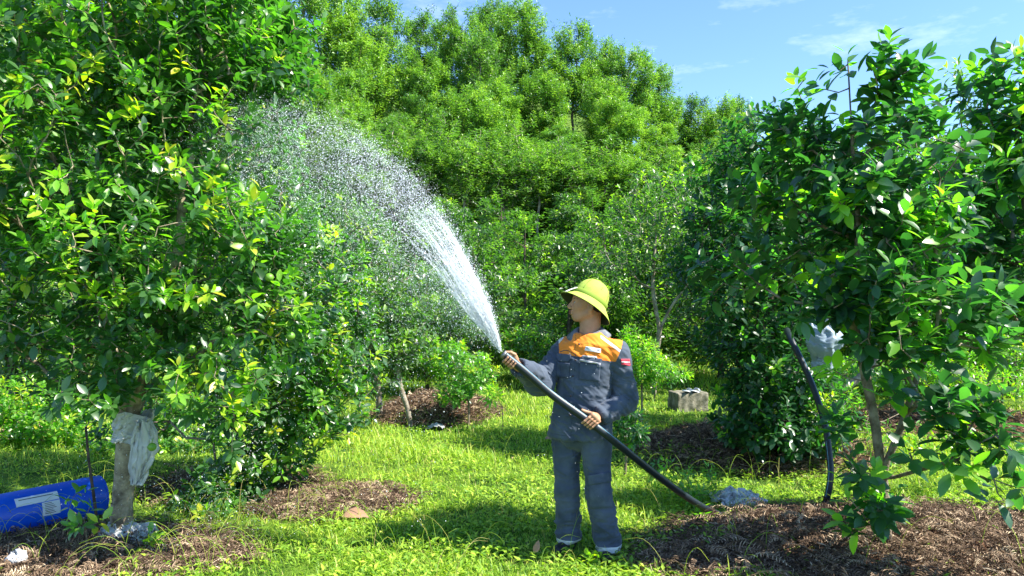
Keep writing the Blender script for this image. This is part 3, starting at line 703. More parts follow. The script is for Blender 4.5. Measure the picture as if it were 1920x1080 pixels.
# shoes
for an, dr_ in (('ra', (-.55, -.83)), ('la', (-.35, -.93))):
    a_ = J[an].copy(); gzz = gz(a_[0], a_[1]); d3 = nrm(np.array([dr_[0], dr_[1], 0])); hl = np.array([a_[0], a_[1], gzz+.035]); toe = hl+d3*.15
    def sf(p, hl=hl, toe=toe, a_=a_):
        d = smin(cap(p, hl, toe, .042, .036), cap(p, hl, a_+np.array([0, 0, .02]), .042, .045), .02); return np.maximum(d, hl[2]-.035-p[..., 2])
    V, F = sdf_mesh(sf, np.minimum(hl, toe)-.06, np.maximum(a_+.03, toe)+.07, .006); s_ = mesh_obj('shoe', V, F, M_black, person)
# helmet
def helmet():
    Rt = np.array(Matrix.Rotation(hy, 3, 'Z')@Matrix.Rotation(R(-31), 3, 'Y')@Matrix.Rotation(R(11), 3, 'X'))
    # local: x forward, y left (away from camera = negative?), z up
    HO = m(1105, 564, .02)
    prof = [(.0, .148), (.012, .1475), (.04, .143), (.068, .128), (.090, .100), (.103, .065), (.108, .03), (.109, .002), (.114, -.006), (.134, -.026), (.156, -.052), (.166, -.062)]
    nu = 64; V = []
    for r, z in prof:
        for i in range(nu):
            a = 2*math.pi*i/nu; ca, sa = math.cos(a), math.sin(a)
            ex = 1.10 if z > -.003 else 1.10+.05*min(1, (-z)/.05)
            ey = .93
            f = max(0, -z/.06)
            dz = -.012*f*max(0, -ca)+.004*f*abs(sa)**2+.012*f*max(0, ca)   # back droops, front lifts
            V.append((r*ex*ca, r*ey*sa, z+dz))
    V = np.array(V)*.96; n = len(prof); F = np.array([[i*nu+j, (i+1)*nu+j, (i+1)*nu+(j+1) % nu, i*nu+(j+1) % nu] for i in range(n-1) for j in range(nu)])
    wd = lambda v: np.asarray(v)@Rt.T+HO
    h = mesh_obj('helmet', wd(V), F, [M_hat, M_hatin], person)
    md = h.modifiers.new('th', 'SOLIDIFY'); md.thickness = .004; md.offset = -1; md.material_offset = 1; md.material_offset_rim = 0
    ss = h.modifiers.new('ss', 'SUBSURF'); ss.levels = 1; ss.render_levels = 1
    def ring(z, r, rad, name, mt, ex=1.10, ey=.93):
        pts = np.array([(r*ex*math.cos(a), r*ey*math.sin(a), z) for a in np.linspace(0, 2*math.pi, 65)]); Vt, Ft = tube(wd(pts), rad, 6, cap=False); b = MB(); b.add(Vt, Ft); return b.build(name, mt, h)
    M_band = mat('helmet_band', (.22, .32, .045), .8, .2); M_str = mat('pale_strap', (.6, .6, .52), .8, .2)
    # flat band round the dome
    b = MB(); vs = []
    for z, r in ((-.002, .1075), (.003, .1105), (.024, .1090), (.028, .1055)):
        vs += [(r*1.10*math.cos(a), r*.93*math.sin(a), z) for a in np.linspace(0, 2*math.pi, 65)[:-1]]
    b.add(wd(np.array(vs)), np.array([[i*64+j, (i+1)*64+j, (i+1)*64+(j+1) % 64, i*64+(j+1) % 64] for i in range(3) for j in range(64)])); b.build('hat_band', M_band, h)
    for s in range(4):
        a = math.pi*(.25+.5*s); pts = [wd(((r-.0)*1.10*math.cos(a), r*.93*math.sin(a), z+.0005)) for r, z in prof[:7]]
        Vt, Ft = tube(catmull(pts, 4), .0012, 5); b = MB(); b.add(Vt, Ft); b.build('panel_seam', M_band, h)
    V2, F2 = uvs((0, 0, .145), (.012, .012, .006), 14, 8); b = MB(); b.add(wd(V2), F2); b.build('top_button', M_hat, h)
    for a in (math.pi*.55, math.pi*1.45, math.pi*.8, math.pi*1.2):
        V2, F2 = uvs((.098*1.1*math.cos(a), .098*.93*math.sin(a), .088), (.003, .003, .003), 8, 6); b = MB(); b.add(wd(V2), F2); b.build('vent_eyelet', M_band, h)
    # chin strap folded over the brim front
    pts = []
    sgn = 1
    for r, z in ((.1165, .012), (.122, -.001), (.140, -.022), (.158, -.047), (.166, -.056)):
        for s_ in (-.45, -.55):
            a = math.pi*2*0+s_*-sgn; pts.append(((r+.003)*1.13*math.cos(a)+(.006 if z < 0 else 0), (r+.003)*.93*math.sin(a), z+.003))
    b = MB(); A = wd(np.array(pts)); b.add(A, np.array([[2*i, 2*i+1, 2*i+3, 2*i+2] for i in range(4)])); o = b.build('chin_strap', M_str, h)
    o.modifiers.new('th', 'SOLIDIFY').thickness = .003
    return h
helmet()
# ------------------------------------------------------------------ hose
M_hose = bpy.data.materials.new('black_hose'); M_hose.use_nodes = True
_b = M_hose.node_tree.nodes['Principled BSDF']; _b.inputs['Base Color'].default_value = (.010, .016, .022, 1); _b.inputs['Roughness'].default_value = .42; _b.inputs['Specular IOR Level'].default_value = .4
hs = empty('water_hose', tuple(hose_pts[0])); tag(hs, 'thick black water hose held by the man, trailing across the grass', 'hose')
V, F = tube(hose_pts, HR, 18); b = MB(); b.add(V, F); b.build('hose_pipe', M_hose, hs)
M_stripe = mat('blue_hose_stripe', (.12, .30, .42), .35, .5)
b = MB()
for off_a in (0,):
    T = nrm(np.gradient(hose_pts, axis=0)); A = nrm(np.cross(T, np.array([0, 1.0, .0]))); A = np.where(A[:, 2:3] < 0, -A, A)
    A = nrm(A*.8+np.array([0, -1, 0])*.6-0*T); pts = hose_pts+A*(HR-.0015)
    V, F = tube(pts, .0028, 6); b.add(V, F)
b.build('stripe', M_stripe, hs)
M_metal = mat('worn_metal_tip', (.22, .22, .22), .4, .5, metallic=.8)
t0 = nrm(hose_pts[0]-hose_pts[4]); V, F = tube([hose_pts[0]-t0*.012, hose_pts[0]+t0*.006, hose_pts[0]+t0*.007], [HR+.0025, HR+.0025, HR-.004], 18); b = MB(); b.add(V, F); b.build('nozzle_ring', M_metal, hs)
# ------------------------------------------------------------------ water spray
M_water = bpy.data.materials.new('spray_water'); M_water.use_nodes = True
_n = M_water.node_tree; _b = _n.nodes['Principled BSDF']; _b.inputs['Base Color'].default_value = (.92, .95, 1, 1); _b.inputs['Roughness'].default_value = .12; _b.inputs['Specular IOR Level'].default_value = .7
_t = N(_n, 'ShaderNodeBsdfTranslucent'); _t.inputs[0].default_value = (.9, .95, 1, 1); _m = N(_n, 'ShaderNodeMixShader'); _m.inputs[0].default_value = .4
_n.links.new(_b.outputs[0], _m.inputs[1]); _n.links.new(_t.outputs[0], _m.inputs[2]); _n.links.new(_m.outputs[0], _n.nodes['Material Output'].inputs[0])
def spray():
    rng = np.random.default_rng(5)
    ctr = catmull([np.array(q, float) for q in [(941, 660, 4.42), (921, 600, 4.43), (893, 535, 4.45), (852, 458, 4.48), (800, 385, 4.52), (735, 318, 4.58), (655, 262, 4.65), (560, 226, 4.75), (470, 216, 4.85), (400, 232, 4.95), (340, 280, 5.0)]], 12)
    n = len(ctr)
    S = np.linspace(0, 1, n)
    def along(t): return np.stack([np.interp(t, S, ctr[:, k]) for k in range(3)], 1)
    tan = nrm(np.gradient(ctr[:, :2], axis=0)); nor = np.stack([tan[:, 1], -tan[:, 0]], 1)   # one side
    nor = np.where(((nor[:, 1:2] > 0) | ((nor[:, 1:2] > -.2) & (nor[:, 0:1] < 0))), nor, -nor)   # towards image-down/left (lag side)
    def pick(k, tdist, spread_in, spread_out, fall=0):
        t = tdist(k); c = along(t); nn = np.stack([np.interp(t, S, nor[:, q]) for q in (0, 1)], 1); wdt = np.interp(t, [0, .15, .4, .7, 1], [.05, .45, .85, 1.2, 1.3])
        o = np.where(rng.random(k) < .25, -np.abs(rng.normal(0, spread_out, k)), np.abs(rng.normal(0, spread_in, k)))*wdt
        clump = .35*np.sin(t*60+o*.08)+.3*np.sin(t*23)
        c[:, 0] += nn[:, 0]*o; c[:, 1] += nn[:, 1]*o+fall*rng.exponential(1, k)*np.clip(t*2, 0, 1)
        c[:, 2] += rng.normal(0, 1, k)*wdt*.16
        return c
    D = [pick(19000, lambda k: rng.beta(1.5, 1.3, k), 62, 15), pick(6000, lambda k: rng.uniform(.02, .6, k), 38, 12), pick(9000, lambda k: rng.uniform(.1, 1, k), 90, 20, 70), pick(7000, lambda k: rng.uniform(.35, .95, k), 60, 20, 170)]
    # drops falling out of the tree onto its foot
    k = 2600; D.append(np.stack([rng.normal(400, 85, k), rng.uniform(640, 1010, k), rng.uniform(4.5, 5.4, k)], 1))
    k = 700; D.append(np.stack([rng.normal(230, 120, k), rng.uniform(420, 990, k), rng.uniform(4.2, 5.0, k)], 1))
    k_fine = sum(len(q) for q in D); D += [pick(26000, lambda k: rng.beta(1.6, 1.3, k), 75, 20), pick(16000, lambda k: rng.uniform(.15, 1, k), 95, 25, 90)]; k_fine2 = sum(len(q) for q in D)
    k = 36; D.append(np.stack([rng.normal(1060, 60, k), rng.uniform(640, 960, k), rng.uniform(4.15, 4.25, k)], 1))
    D = np.concatenate(D); c = np.stack([(D[:, 0]-960)/FPX*D[:, 2], D[:, 2], CAMH+(HZ-D[:, 1])/FPX*D[:, 2]], 1)
    ok = c[:, 2] > .05; fine = (np.arange(len(c)) >= k_fine) & (np.arange(len(c)) < k_fine2); fine = fine[ok]; c = c[ok]; k = len(c)
    r = np.clip(rng.lognormal(math.log(.00145), .40, k), .0008, .0036)
    r = np.where(fine, rng.uniform(.0006, .0012, k), r)
    oc = np.array([[1, 0, 0], [-1, 0, 0], [0, 1, 0], [0, -1, 0], [0, 0, 1], [0, 0, -1]], float)
    st = np.stack([np.ones(k), np.ones(k), rng.uniform(.8, 1.8, k)], 1)
    V = (c[:, None, :]+oc[None]*r[:, None, None]*st[:, None, :]).reshape(-1, 3)
    f = np.array([[0, 2, 4], [2, 1, 4], [1, 3, 4], [3, 0, 4], [2, 0, 5], [1, 2, 5], [3, 1, 5], [0, 3, 5]])
    F = ((np.arange(k)*6)[:, None, None]+f[None]).reshape(-1, 3)
    b = MB(); b.add(V, F)
    # connected strands close to the hose mouth
    for i in range(230):
        side = rng.beta(1.1, 1.5)*85-9; t1 = rng.uniform(.10, .42); t0_ = rng.uniform(0, .10) if rng.random() < .7 else rng.uniform(.05, .25)
        tt = np.linspace(t0_, max(t1, t0_+.04), 16); cc = along(tt); nn = np.stack([np.interp(tt, S, nor[:, q]) for q in (0, 1)], 1)
        wdt = np.interp(tt, [0, .15, .4], [.04, .55, 1.0])*side
        wob = rng.normal(0, 1.6, 16)*np.clip(tt*8, 0, 1)
        cc[:, 0] += nn[:, 0]*(wdt+wob); cc[:, 1] += nn[:, 1]*(wdt+wob); cc[:, 2] += rng.normal(0, .05)*tt/.2
        W3 = np.stack([(cc[:, 0]-960)/FPX*cc[:, 2], cc[:, 2], CAMH+(HZ-cc[:, 1])/FPX*cc[:, 2]], 1)
        rr = rng.uniform(.0007, .0019)*(1+.5*np.sin(np.arange(16)*rng.uniform(1, 2.5)+i))*np.linspace(1.2, .35, 16); Vt, Ft = tube(W3, np.maximum(rr, .0005), 5); b.add(Vt, Ft)
    o = b.build('water_spray', M_water); tag(o, 'arc of white water spray fanning from the hose mouth onto the left tree', 'water spray', kind='stuff')
spray()
# ================================================================== FOREGROUND TREES
rngf = random.Random(3)
A_l = [LP(150, 30, 4.9, 1.1, .8, .75), LP(400, 40, 5.1, .65, .7, .5), LP(520, 90, 5.3, .25, .3, .3), LP(130, 280, 4.7, .85, .75, .6), LP(370, 240, 4.9, .6, .6, .40), LP(500, 150, 5.0, .30, .35, .18),
       LP(60, 480, 4.8, .75, .7, .55), LP(310, 440, 4.5, .70, .6, .45), LP(500, 430, 4.7, .30, .35, .22), LP(180, 620, 4.6, .65, .5, .38), LP(410, 620, 4.5, .55, .45, .42), LP(390, 725, 4.3, .34, .28, .17, 1.3), LP(160, 745, 4.3, .28, .25, .10), LP(540, 560, 4.8, .3, .35, .3),
       LP(430, 820, 4.35, .12, .12, .12)]
baseA = P(233, 1022, 4.83); baseA.z = gz(baseA.x, baseA.y)-.02
gA = [[baseA, P(228, 960, 4.83), P(236, 880, 4.83), P(238, 800, 4.83), P(222, 700, 4.85), P(192, 610, 4.85), P(170, 480, 4.85), P(190, 300, 4.85), P(210, 100, 4.9)],
      [P(238, 800, 4.83), P(262, 740, 4.83), P(290, 640, 4.8), P(330, 500, 4.75), P(350, 330, 4.85), P(390, 120, 5.0)], [P(262, 740, 4.83), P(340, 690, 4.7), P(400, 640, 4.6)]]
fr = [(236, 482), (297, 535), (382, 408), (398, 404), (448, 466), (452, 446), (430, 618), (150, 210), (327, 290), (112, 206), (285, 838), (545, 630), (420, 315), (60, 470), (505, 520), (360, 655), (95, 610)]
frA = [(np.array(P(x, y, 4.35 if y > 300 else 4.5)), .026+.006*((x*7) % 5)/5) for x, y in fr]
def flA(p):
    q = np.full(len(p), .10); q += .55*np.exp(-(((p[:, 0]-P(400, 730, 4.3).x)/.35)**2+((p[:, 2]-P(400, 730, 4.3).z)/.22)**2)); q += .25*(p[:, 2] > 1.5)*(p[:, 1] < 4.5); return np.clip(q, 0, .8)
treeA = make_tree('citrus_tree', 'large citrus tree filling the left side, thick spotted trunk wrapped in white plastic', 'tree', tuple(baseA), [[tuple(q) for q in gl] for gl in gA], A_l, 2100, .100, .045, 11, 11, M_leaf, M_barkA, r0=.067, rtip=.0022, fruits=frA, flush_fn=flA, yel=.006, group='citrus trees in the foreground')
# thick lower trunk sleeve is part of guides already; second tree B behind
B_l = [LP(480, 430, 6.3, .6, .6, .5), LP(560, 520, 6.2, .55, .6, .5), LP(600, 640, 6.1, .5, .5, .45), LP(520, 720, 6.0, .55, .5, .45), LP(620, 760, 6.0, .33, .4, .28), LP(470, 840, 5.9, .42, .4, .36), LP(420, 930, 5.8, .34, .3, .22, 1.3), LP(400, 975, 5.5, .2, .2, .12, 1.2), LP(380, 300, 6.4, .9, .6, .5), LP(250, 780, 6.4, .4, .4, .3, .5), LP(560, 850, 6.0, .15, .2, .15)]
baseB = Vector((-2.15, 6.35, gz(-2.15, 6.35)-.02))
make_tree('citrus_tree', 'bushy citrus tree behind the large left tree, leaves hanging to the ground', 'tree', tuple(baseB), [[tuple(baseB), (-2.12, 6.33, .5), (-2.05, 6.3, 1.1), (-2.0, 6.3, 1.8)], [(-2.12, 6.33, .5), (-1.8, 6.25, .9), (-1.6, 6.2, 1.3)]], B_l, 1600, .095, .043, 10, 12, M_leaf, M_bark, r0=.05, flush=.16, group='citrus trees in the foreground',
          fruits=[(np.array(P(x, y, 5.75)), .028) for x, y in ((445, 470), (600, 735), (525, 560), (640, 600), (470, 690))])
C_l = [LP(655, 430, 9.4, .55, .6, .42), LP(700, 540, 9.4, .75, .7, .55), LP(640, 640, 9.2, .6, .6, .5), LP(745, 620, 9.3, .5, .6, .40), LP(600, 520, 9.6, .6, .6, .6), LP(700, 700, 9.0, .45, .5, .2), LP(560, 740, 9.0, .5, .5, .35)]
baseC = P(712, 786, 9.85); baseC.z = gz(baseC.x, baseC.y)-.03
make_tree('citrus_tree', 'citrus tree behind the spray with a slim pale trunk in brown mulch', 'tree', tuple(baseC), [[tuple(baseC), tuple(P(710, 740, 9.8)), tuple(P(705, 690, 9.7)), tuple(P(690, 600, 9.6)), tuple(P(670, 480, 9.5))]], C_l, 900, .10, .045, 8, 13, M_leafM, M_bark_pale, r0=.042, flush=.14, group='citrus trees beside the spray')
baseC2 = P(770, 800, 9.25); baseC2.z = gz(baseC2.x, baseC2.y)-.03
make_tree('citrus_tree', 'thin leaning citrus sapling just right of the mulched trunk', 'tree', tuple(baseC2), [[tuple(baseC2), tuple(P(765, 770, 9.2)), tuple(P(752, 730, 9.15)), tuple(P(748, 705, 9.1)), tuple(P(748, 640, 9.1))]], [LP(750, 640, 9.1, .30, .3, .25), LP(725, 600, 9.2, .3, .3, .3)], 130, .10, .045, 8, 14, M_leafM, M_bark_pale, r0=.033, flush=.3, group='citrus trees beside the spray')
# ---- right tree F
F_l = [LP(1590, 110, 4.35, .05, .06, .16, 1.2), LP(1660, 130, 4.3, .07, .08, .18, 1.2), LP(1720, 170, 4.25, .12, .12, .18, 1.0), LP(1500, 190, 4.5, .07, .1, .17, 1.2), LP(1455, 260, 4.6, .10, .12, .16, 1.1), LP(1560, 220, 4.4, .14, .15, .17, 1.0), LP(1650, 270, 4.3, .22, .25, .2, .9),
       LP(1520, 330, 4.5, .22, .25, .22, .9), LP(1740, 300, 4.2, .20, .2, .2, .8), LP(1620, 380, 4.25, .30, .35, .22, .9), LP(1430, 380, 4.7, .20, .25, .2, .8), LP(1740, 430, 4.2, .30, .3, .22, .9), LP(1500, 460, 4.6, .28, .3, .2, .8), LP(1400, 500, 4.8, .22, .3, .16, .8),
       LP(1630, 520, 4.15, .32, .3, .2, 1.0), LP(1780, 560, 4.15, .30, .3, .16, 1.0), LP(1560, 590, 4.2, .20, .25, .12, 1.0), LP(1690, 640, 4.1, .26, .25, .12, 1.2), LP(1860, 640, 4.3, .25, .25, .12, .8), LP(1340, 490, 5.0, .14, .2, .12, .8), LP(1310, 540, 5.1, .08, .12, .08, .7),
       LP(1660, 735, 4.1, .10, .10, .10, 1.3), LP(1720, 745, 4.1, .07, .08, .10, 1.0), LP(1560, 700, 4.3, .05, .06, .05, .8), LP(1560, 800, 4.1, .06, .08, .06, 1.0), LP(1600, 900, 4.05, .13, .12, .09, 1.6), LP(1650, 950, 4.05, .12, .12, .09, 1.5), LP(1580, 990, 4.05, .06, .1, .04, 1.0),
       LP(1790, 770, 3.8, .14, .14, .12, 1.6), LP(1850, 840, 3.75, .15, .14, .10, 1.5), LP(1790, 880, 3.75, .10, .1, .06, 1.3), LP(1890, 920, 3.75, .12, .12, .05, 1.2), LP(1880, 740, 3.8, .08, .1, .06, 1.0), LP(1720, 860, 3.9, .08, .1, .06, 1.0)]
baseF = P(1662, 1072, 4.32); baseF.z = gz(baseF.x, baseF.y)-.05
gF = [[baseF, P(1660, 985, 4.30), P(1652, 890, 4.28), P(1640, 790, 4.27), P(1620, 690, 4.27), P(1600, 590, 4.27), P(1610, 450, 4.3), P(1600, 300, 4.33), P(1590, 120, 4.37)],
      [P(1652, 890, 4.28), P(1690, 800, 4.2), P(1722, 700, 4.15), P(1760, 600, 4.15), P(1750, 420, 4.2)], [P(1610, 450, 4.3), P(1560, 330, 4.4), P(1510, 210, 4.5)],
      [P(1660, 900, 4.28), P(1730, 880, 4.0), P(1800, 860, 3.8)]]
make_tree('pomelo_tree', 'nearest right tree with large dark glossy leaves and a slim forked trunk', 'tree', tuple(baseF), [[tuple(q) for q in gl] for gl in gF], F_l, 460, .138, .066, 8, 21, M_leafD, M_bark, r0=.034, rtip=.003, flush=.22, droop=.16, shoot=.17, upb=.7, group='large leaved trees on the right', surf=.4)
G_l = [LP(1900, 180, 5.0, .28, .3, .3), LP(1860, 300, 4.9, .32, .35, .25), LP(1950, 400, 5.0, .4, .4, .4), LP(1860, 470, 5.1, .36, .4, .28), LP(1930, 560, 5.0, .35, .3, .2), LP(1990, 250, 5.0, .4, .4, .5)]
baseG = Vector((3.75, 5.05, gz(3.75, 5.05)-.05))
def flG(p): return np.where((p[:, 2] > 2.3) & (p[:, 2] < 2.75), .55, .12)
make_tree('pomelo_tree', 'large leaved tree cut by the right edge with yellow green new shoots', 'tree', tuple(baseG), [[tuple(baseG), (3.72, 5.05, .6), (3.65, 5.0, 1.3), (3.5, 5.0, 2.0), (3.4, 5.0, 2.7)]], G_l, 310, .145, .066, 8, 22, M_leafD, M_bark, r0=.04, rtip=.003, flush_fn=flG, droop=.2, group='large leaved trees on the right')
# tree E: dense dark shrub-like tree
E_l = [LP(1440, 280, 7.4, .5, .6, .45), LP(1350, 330, 7.8, .45, .5, .35, .8), LP(1520, 300, 7.4, .5, .5, .4), LP(1420, 420, 7.3, .7, .7, .5), LP(1560, 420, 7.5, .7, .7, .5), LP(1420, 560, 7.1, .55, .6, .35), LP(1330, 500, 7.5, .4, .5, .3, .8),
       LP(1450, 680, 7.0, .52, .5, .40, 1.5), LP(1420, 780, 6.9, .38, .4, .32, 1.6), LP(1480, 820, 6.9, .42, .4, .24, 1.5), LP(1540, 560, 7.4, .5, .5, .3), LP(1530, 760, 7.1, .35, .4, .3, 1.4), LP(1360, 640, 7.2, .30, .35, .25, 1.2)]
baseE = Vector((2.45, 7.2, gz(2.45, 7.2)-.05))
make_tree('citrus_tree', 'dense dark leafy tree right of the man, clothed in leaves down to its mulch heap', 'tree', tuple(baseE), [[tuple(baseE), (2.47, 7.2, .5), (2.5, 7.2, 1.2), (2.55, 7.25, 2.0), (2.55, 7.3, 2.8)], [(2.47, 7.2, .5), (2.2, 7.1, .9), (2.0, 7.0, 1.5)]], E_l, 2100, .105, .05, 8, 23, M_leafD, M_bark_dk, r0=.05, flush=.08, tbase=.14, group='dark trees right of the man')
I_l = [LP(1620, 420, 8.6, .7, .7, .5), LP(1720, 350, 8.8, .7, .7, .5), LP(1560, 540, 8.6, .5, .6, .25), LP(1700, 500, 8.8, .7, .7, .4), LP(1800, 440, 9, .8, .7, .5), LP(1830, 560, 9, .7, .6, .25), LP(1650, 260, 9, .4, .5, .3)]
baseI = P(1562, 735, 8.6); baseI.z = gz(baseI.x, baseI.y)-.03
make_tree('citrus_tree', 'forked pale trunk tree with a white sack tied on it, behind the upright hose', 'tree', tuple(baseI), [[tuple(baseI), tuple(P(1562, 740, 8.6)), tuple(P(1555, 690, 8.6)), tuple(P(1525, 620, 8.6)), tuple(P(1500, 540, 8.6)), tuple(P(1530, 430, 8.6))], [tuple(P(1562, 740, 8.6)), tuple(P(1620, 700, 8.6)), tuple(P(1680, 620, 8.7)), tuple(P(1720, 480, 8.8))]], I_l, 1200, .10, .047, 8, 24, M_leafD, M_bark_pale, r0=.05, flush=.12, group='dark trees right of the man')
# pale trunk tree behind the man
K_l = [LP(1180, 470, 12.4, .9, .8, .6), LP(1280, 430, 12.4, .9, .8, .6), LP(1240, 360, 12.6, .8, .8, .4, .7), LP(1320, 500, 12.2, .6, .6, .4, .7)]
baseK = P(1226, 715, 12.6); baseK.z = gz(baseK.x, baseK.y)-.05
make_tree('citrus_tree', 'tree with a thin whitish forked trunk just behind the man\'s shoulder', 'tree', tuple(baseK), [[tuple(baseK), tuple(P(1228, 690, 12.6)), tuple(P(1236, 620, 12.5)), tuple(P(1224, 540, 12.4)), tuple(P(1230, 440, 12.4))], [tuple(P(1236, 620, 12.5)), tuple(P(1262, 570, 12.4)), tuple(P(1300, 520, 12.3))]], K_l, 700, .10, .046, 7, 25, M_leafM, M_bark_pale, r0=.042, flush=.18, group='orchard trees with pale trunks')
# ------------------------------------------------------------------ orchard trees (variants + copies)
def proto_tree(H, rad, seed, Ln, Wd, nt_, nl, leaf_m, bark, trunk_r, lod, lumps_n, zlo=.25, slim=False, **kw):
    rng = np.random.default_rng(seed); lumps = []
    for i in range(lumps_n):
        f = (i+.5)/lumps_n; z = H*(zlo+(1-zlo)*f*.93); a = rng.random()*6.28
        if slim: rr = rad*math.sin(math.pi*(.22+.62*f))**.7; off = rr*.55
        else: rr = rad*math.sqrt(max(.08, 1-(2*f-.85)**2))*.75; off = rr*.6
        q_ = (rr*rng.uniform(.5, .7), rr*rng.uniform(.5, .7), H*(1-zlo)/lumps_n*rng.uniform(.8, 1.4))
        if slim: e_ = rng.uniform(.35, .95)*(1.1-.3*f); off = max(0, rr-e_)*rng.uniform(.5, 1.1); a = i*2.4+rng.random(); q_ = (e_, e_, e_*rng.uniform(.8, 1.25))
        lumps.append(((math.cos(a)*off, math.sin(a)*off, z), q_, 1.0))
    guides = [[(0, 0, -.1), (.02*H*.3, 0, H*zlo*.5), (0, .01*H, H*zlo), (rng.normal(0, .03)*H, rng.normal(0, .03)*H, H*.6), (0, 0, H*.88)]]
    tips, _ = sample_lumps(lumps, nt_, rng, .6 if slim else .55)
    if slim:
        q_ = int(nt_*.08); zz_ = H*(zlo+(1-zlo)*rng.random(q_)); f_ = (zz_/H-zlo)/(1-zlo); rr_ = rad*np.sin(np.pi*(.2+.66*f_))*np.sqrt(rng.random(q_))*1.1; a_ = rng.random(q_)*6.28
        tips[:q_] = np.stack([np.cos(a_)*rr_, np.sin(a_)*rr_, zz_], 1); tips += rng.normal(0, .07, tips.shape)
    pos, par, ng = grow(guides, tips, .3)
    tb = MB(); branch_mesh(tb, pos, par, ng, trunk_r, .006 if slim else .003, 3, rng); lb = MB()
    foliage(lb, pos, par, ng, (0, 0), rng, nl, Ln, Wd, lod, **kw)
    root = empty('proto'); 
    t_ = tb.build('trunk', bark, root); c_ = lb.build('crown', leaf_m, root); return root, t_, c_, float(lb_top(lb))
def lb_top(lb): return np.percentile(np.concatenate(lb.V)[:, 2], 99.7)
def copy_tree(pr, name, loc, s, sz, rz, label, cat, group):
    root, t_, c_, top = pr
    r = root.copy(); r.name = name; C.objects.link(r); r.location = loc; r.scale = (s, s, sz); r.rotation_euler = (0, 0, rz); tag(r, label, cat, group)
    for ch in (t_, c_):
        d = ch.copy(); C.objects.link(d); d.parent = r; d.name = ch.name.split('.')[0]
    return r
orch = [proto_tree(3.3, 1.75, 100+i, .12, .056, 950, 9, M_leafM, M_bark_dk, .055, 1, 10, zlo=.12, flush=.13, shoot=.2) for i in range(4)]
oc_list = [ # px, Y, top py, radius scale, label
 (800, 12.5, 500, .75, 'round orchard tree low in the spray mist'), (905, 15, 430, 1.0, 'leafy orchard tree left of the man\'s helmet, beyond the spray'), (985, 18, 410, 1.05, 'orchard tree straight above the man\'s hose hand with yellow new tips'),
 (1060, 14.5, 440, 1.0, 'orchard tree directly behind the lime helmet'), (1130, 17.5, 400, 1.1, 'orchard tree right of the helmet in the second row'), (860, 19, 400, 1.1, 'orchard tree at the hill foot beside the spray arc'),
 (940, 22.5, 370, 1.2, 'orchard tree against the dark acacia stems'), (1040, 23.5, 365, 1.2, 'orchard tree below the tallest acacia'), (1110, 23, 360, 1.1, 'orchard tree at the centre of the hill foot'), (1200, 21, 350, 1.2, 'orchard tree above the pale forked trunk'),
 (1290, 19, 330, 1.15, 'orchard tree under the end of the hill wood'), (1350, 15, 330, 1.1, 'orchard tree between the pale trunk and the dark leafy tree'), (1400, 20, 270, 1.2, 'orchard tree where the hill skyline meets the right tree'),
 (770, 16, 420, 1.1, 'orchard tree behind the middle of the spray'), (690, 14, 400, 1.1, 'orchard tree behind the spray over the slim trunk'), (610, 13, 330, 1.0, 'tall orchard tree behind the upper spray'), (560, 17, 300, 1.2, 'orchard tree under the top of the spray arc'),
 (1480, 13, 250, 1.0, 'orchard tree behind the dark leafy tree'), (1800, 14, 150, 1.2, 'small leaved citrus whose top shows against the sky at right'), (1690, 12, 260, 1.1, 'orchard tree behind the nearest right tree'), (1900, 12, 330, 1.0, 'orchard tree low at the right edge'),
 (1600, 18, 300, 1.2, 'orchard tree far behind the white sack'), (1760, 19, 330, 1.3, 'orchard tree far behind the big right leaves'), (450, 11, 260, 1.0, 'orchard tree glimpsed through the left tree'), (330, 12.5, 200, 1.1, 'orchard tree behind the left tree trunk'), (150, 11, 240, 1.1, 'orchard tree behind the far left leaves'), (20, 12, 180, 1.2, 'orchard tree at the left edge behind the leaves'),
 (240, 16, 200, 1.3, 'second row orchard tree behind the left tree'), (1240, 25, 330, 1.2, 'orchard tree deep in the gap left of the dark tree'), (830, 25, 370, 1.2, 'orchard tree at the hill foot behind the spray')]
for i, (px, Y, top, rs, lab) in enumerate(oc_list):
    p = P(px, 560, Y); z0 = gz(p.x, p.y); h = P(px, top, Y).z-z0; pr = orch[i % 4]; sz = h/pr[3]
    copy_tree(pr, 'orchard_tree', (p.x, p.y, z0), rs*(.75+.25*sz), sz, i*1.7, lab, 'tree', 'orchard trees between the path and the hill')
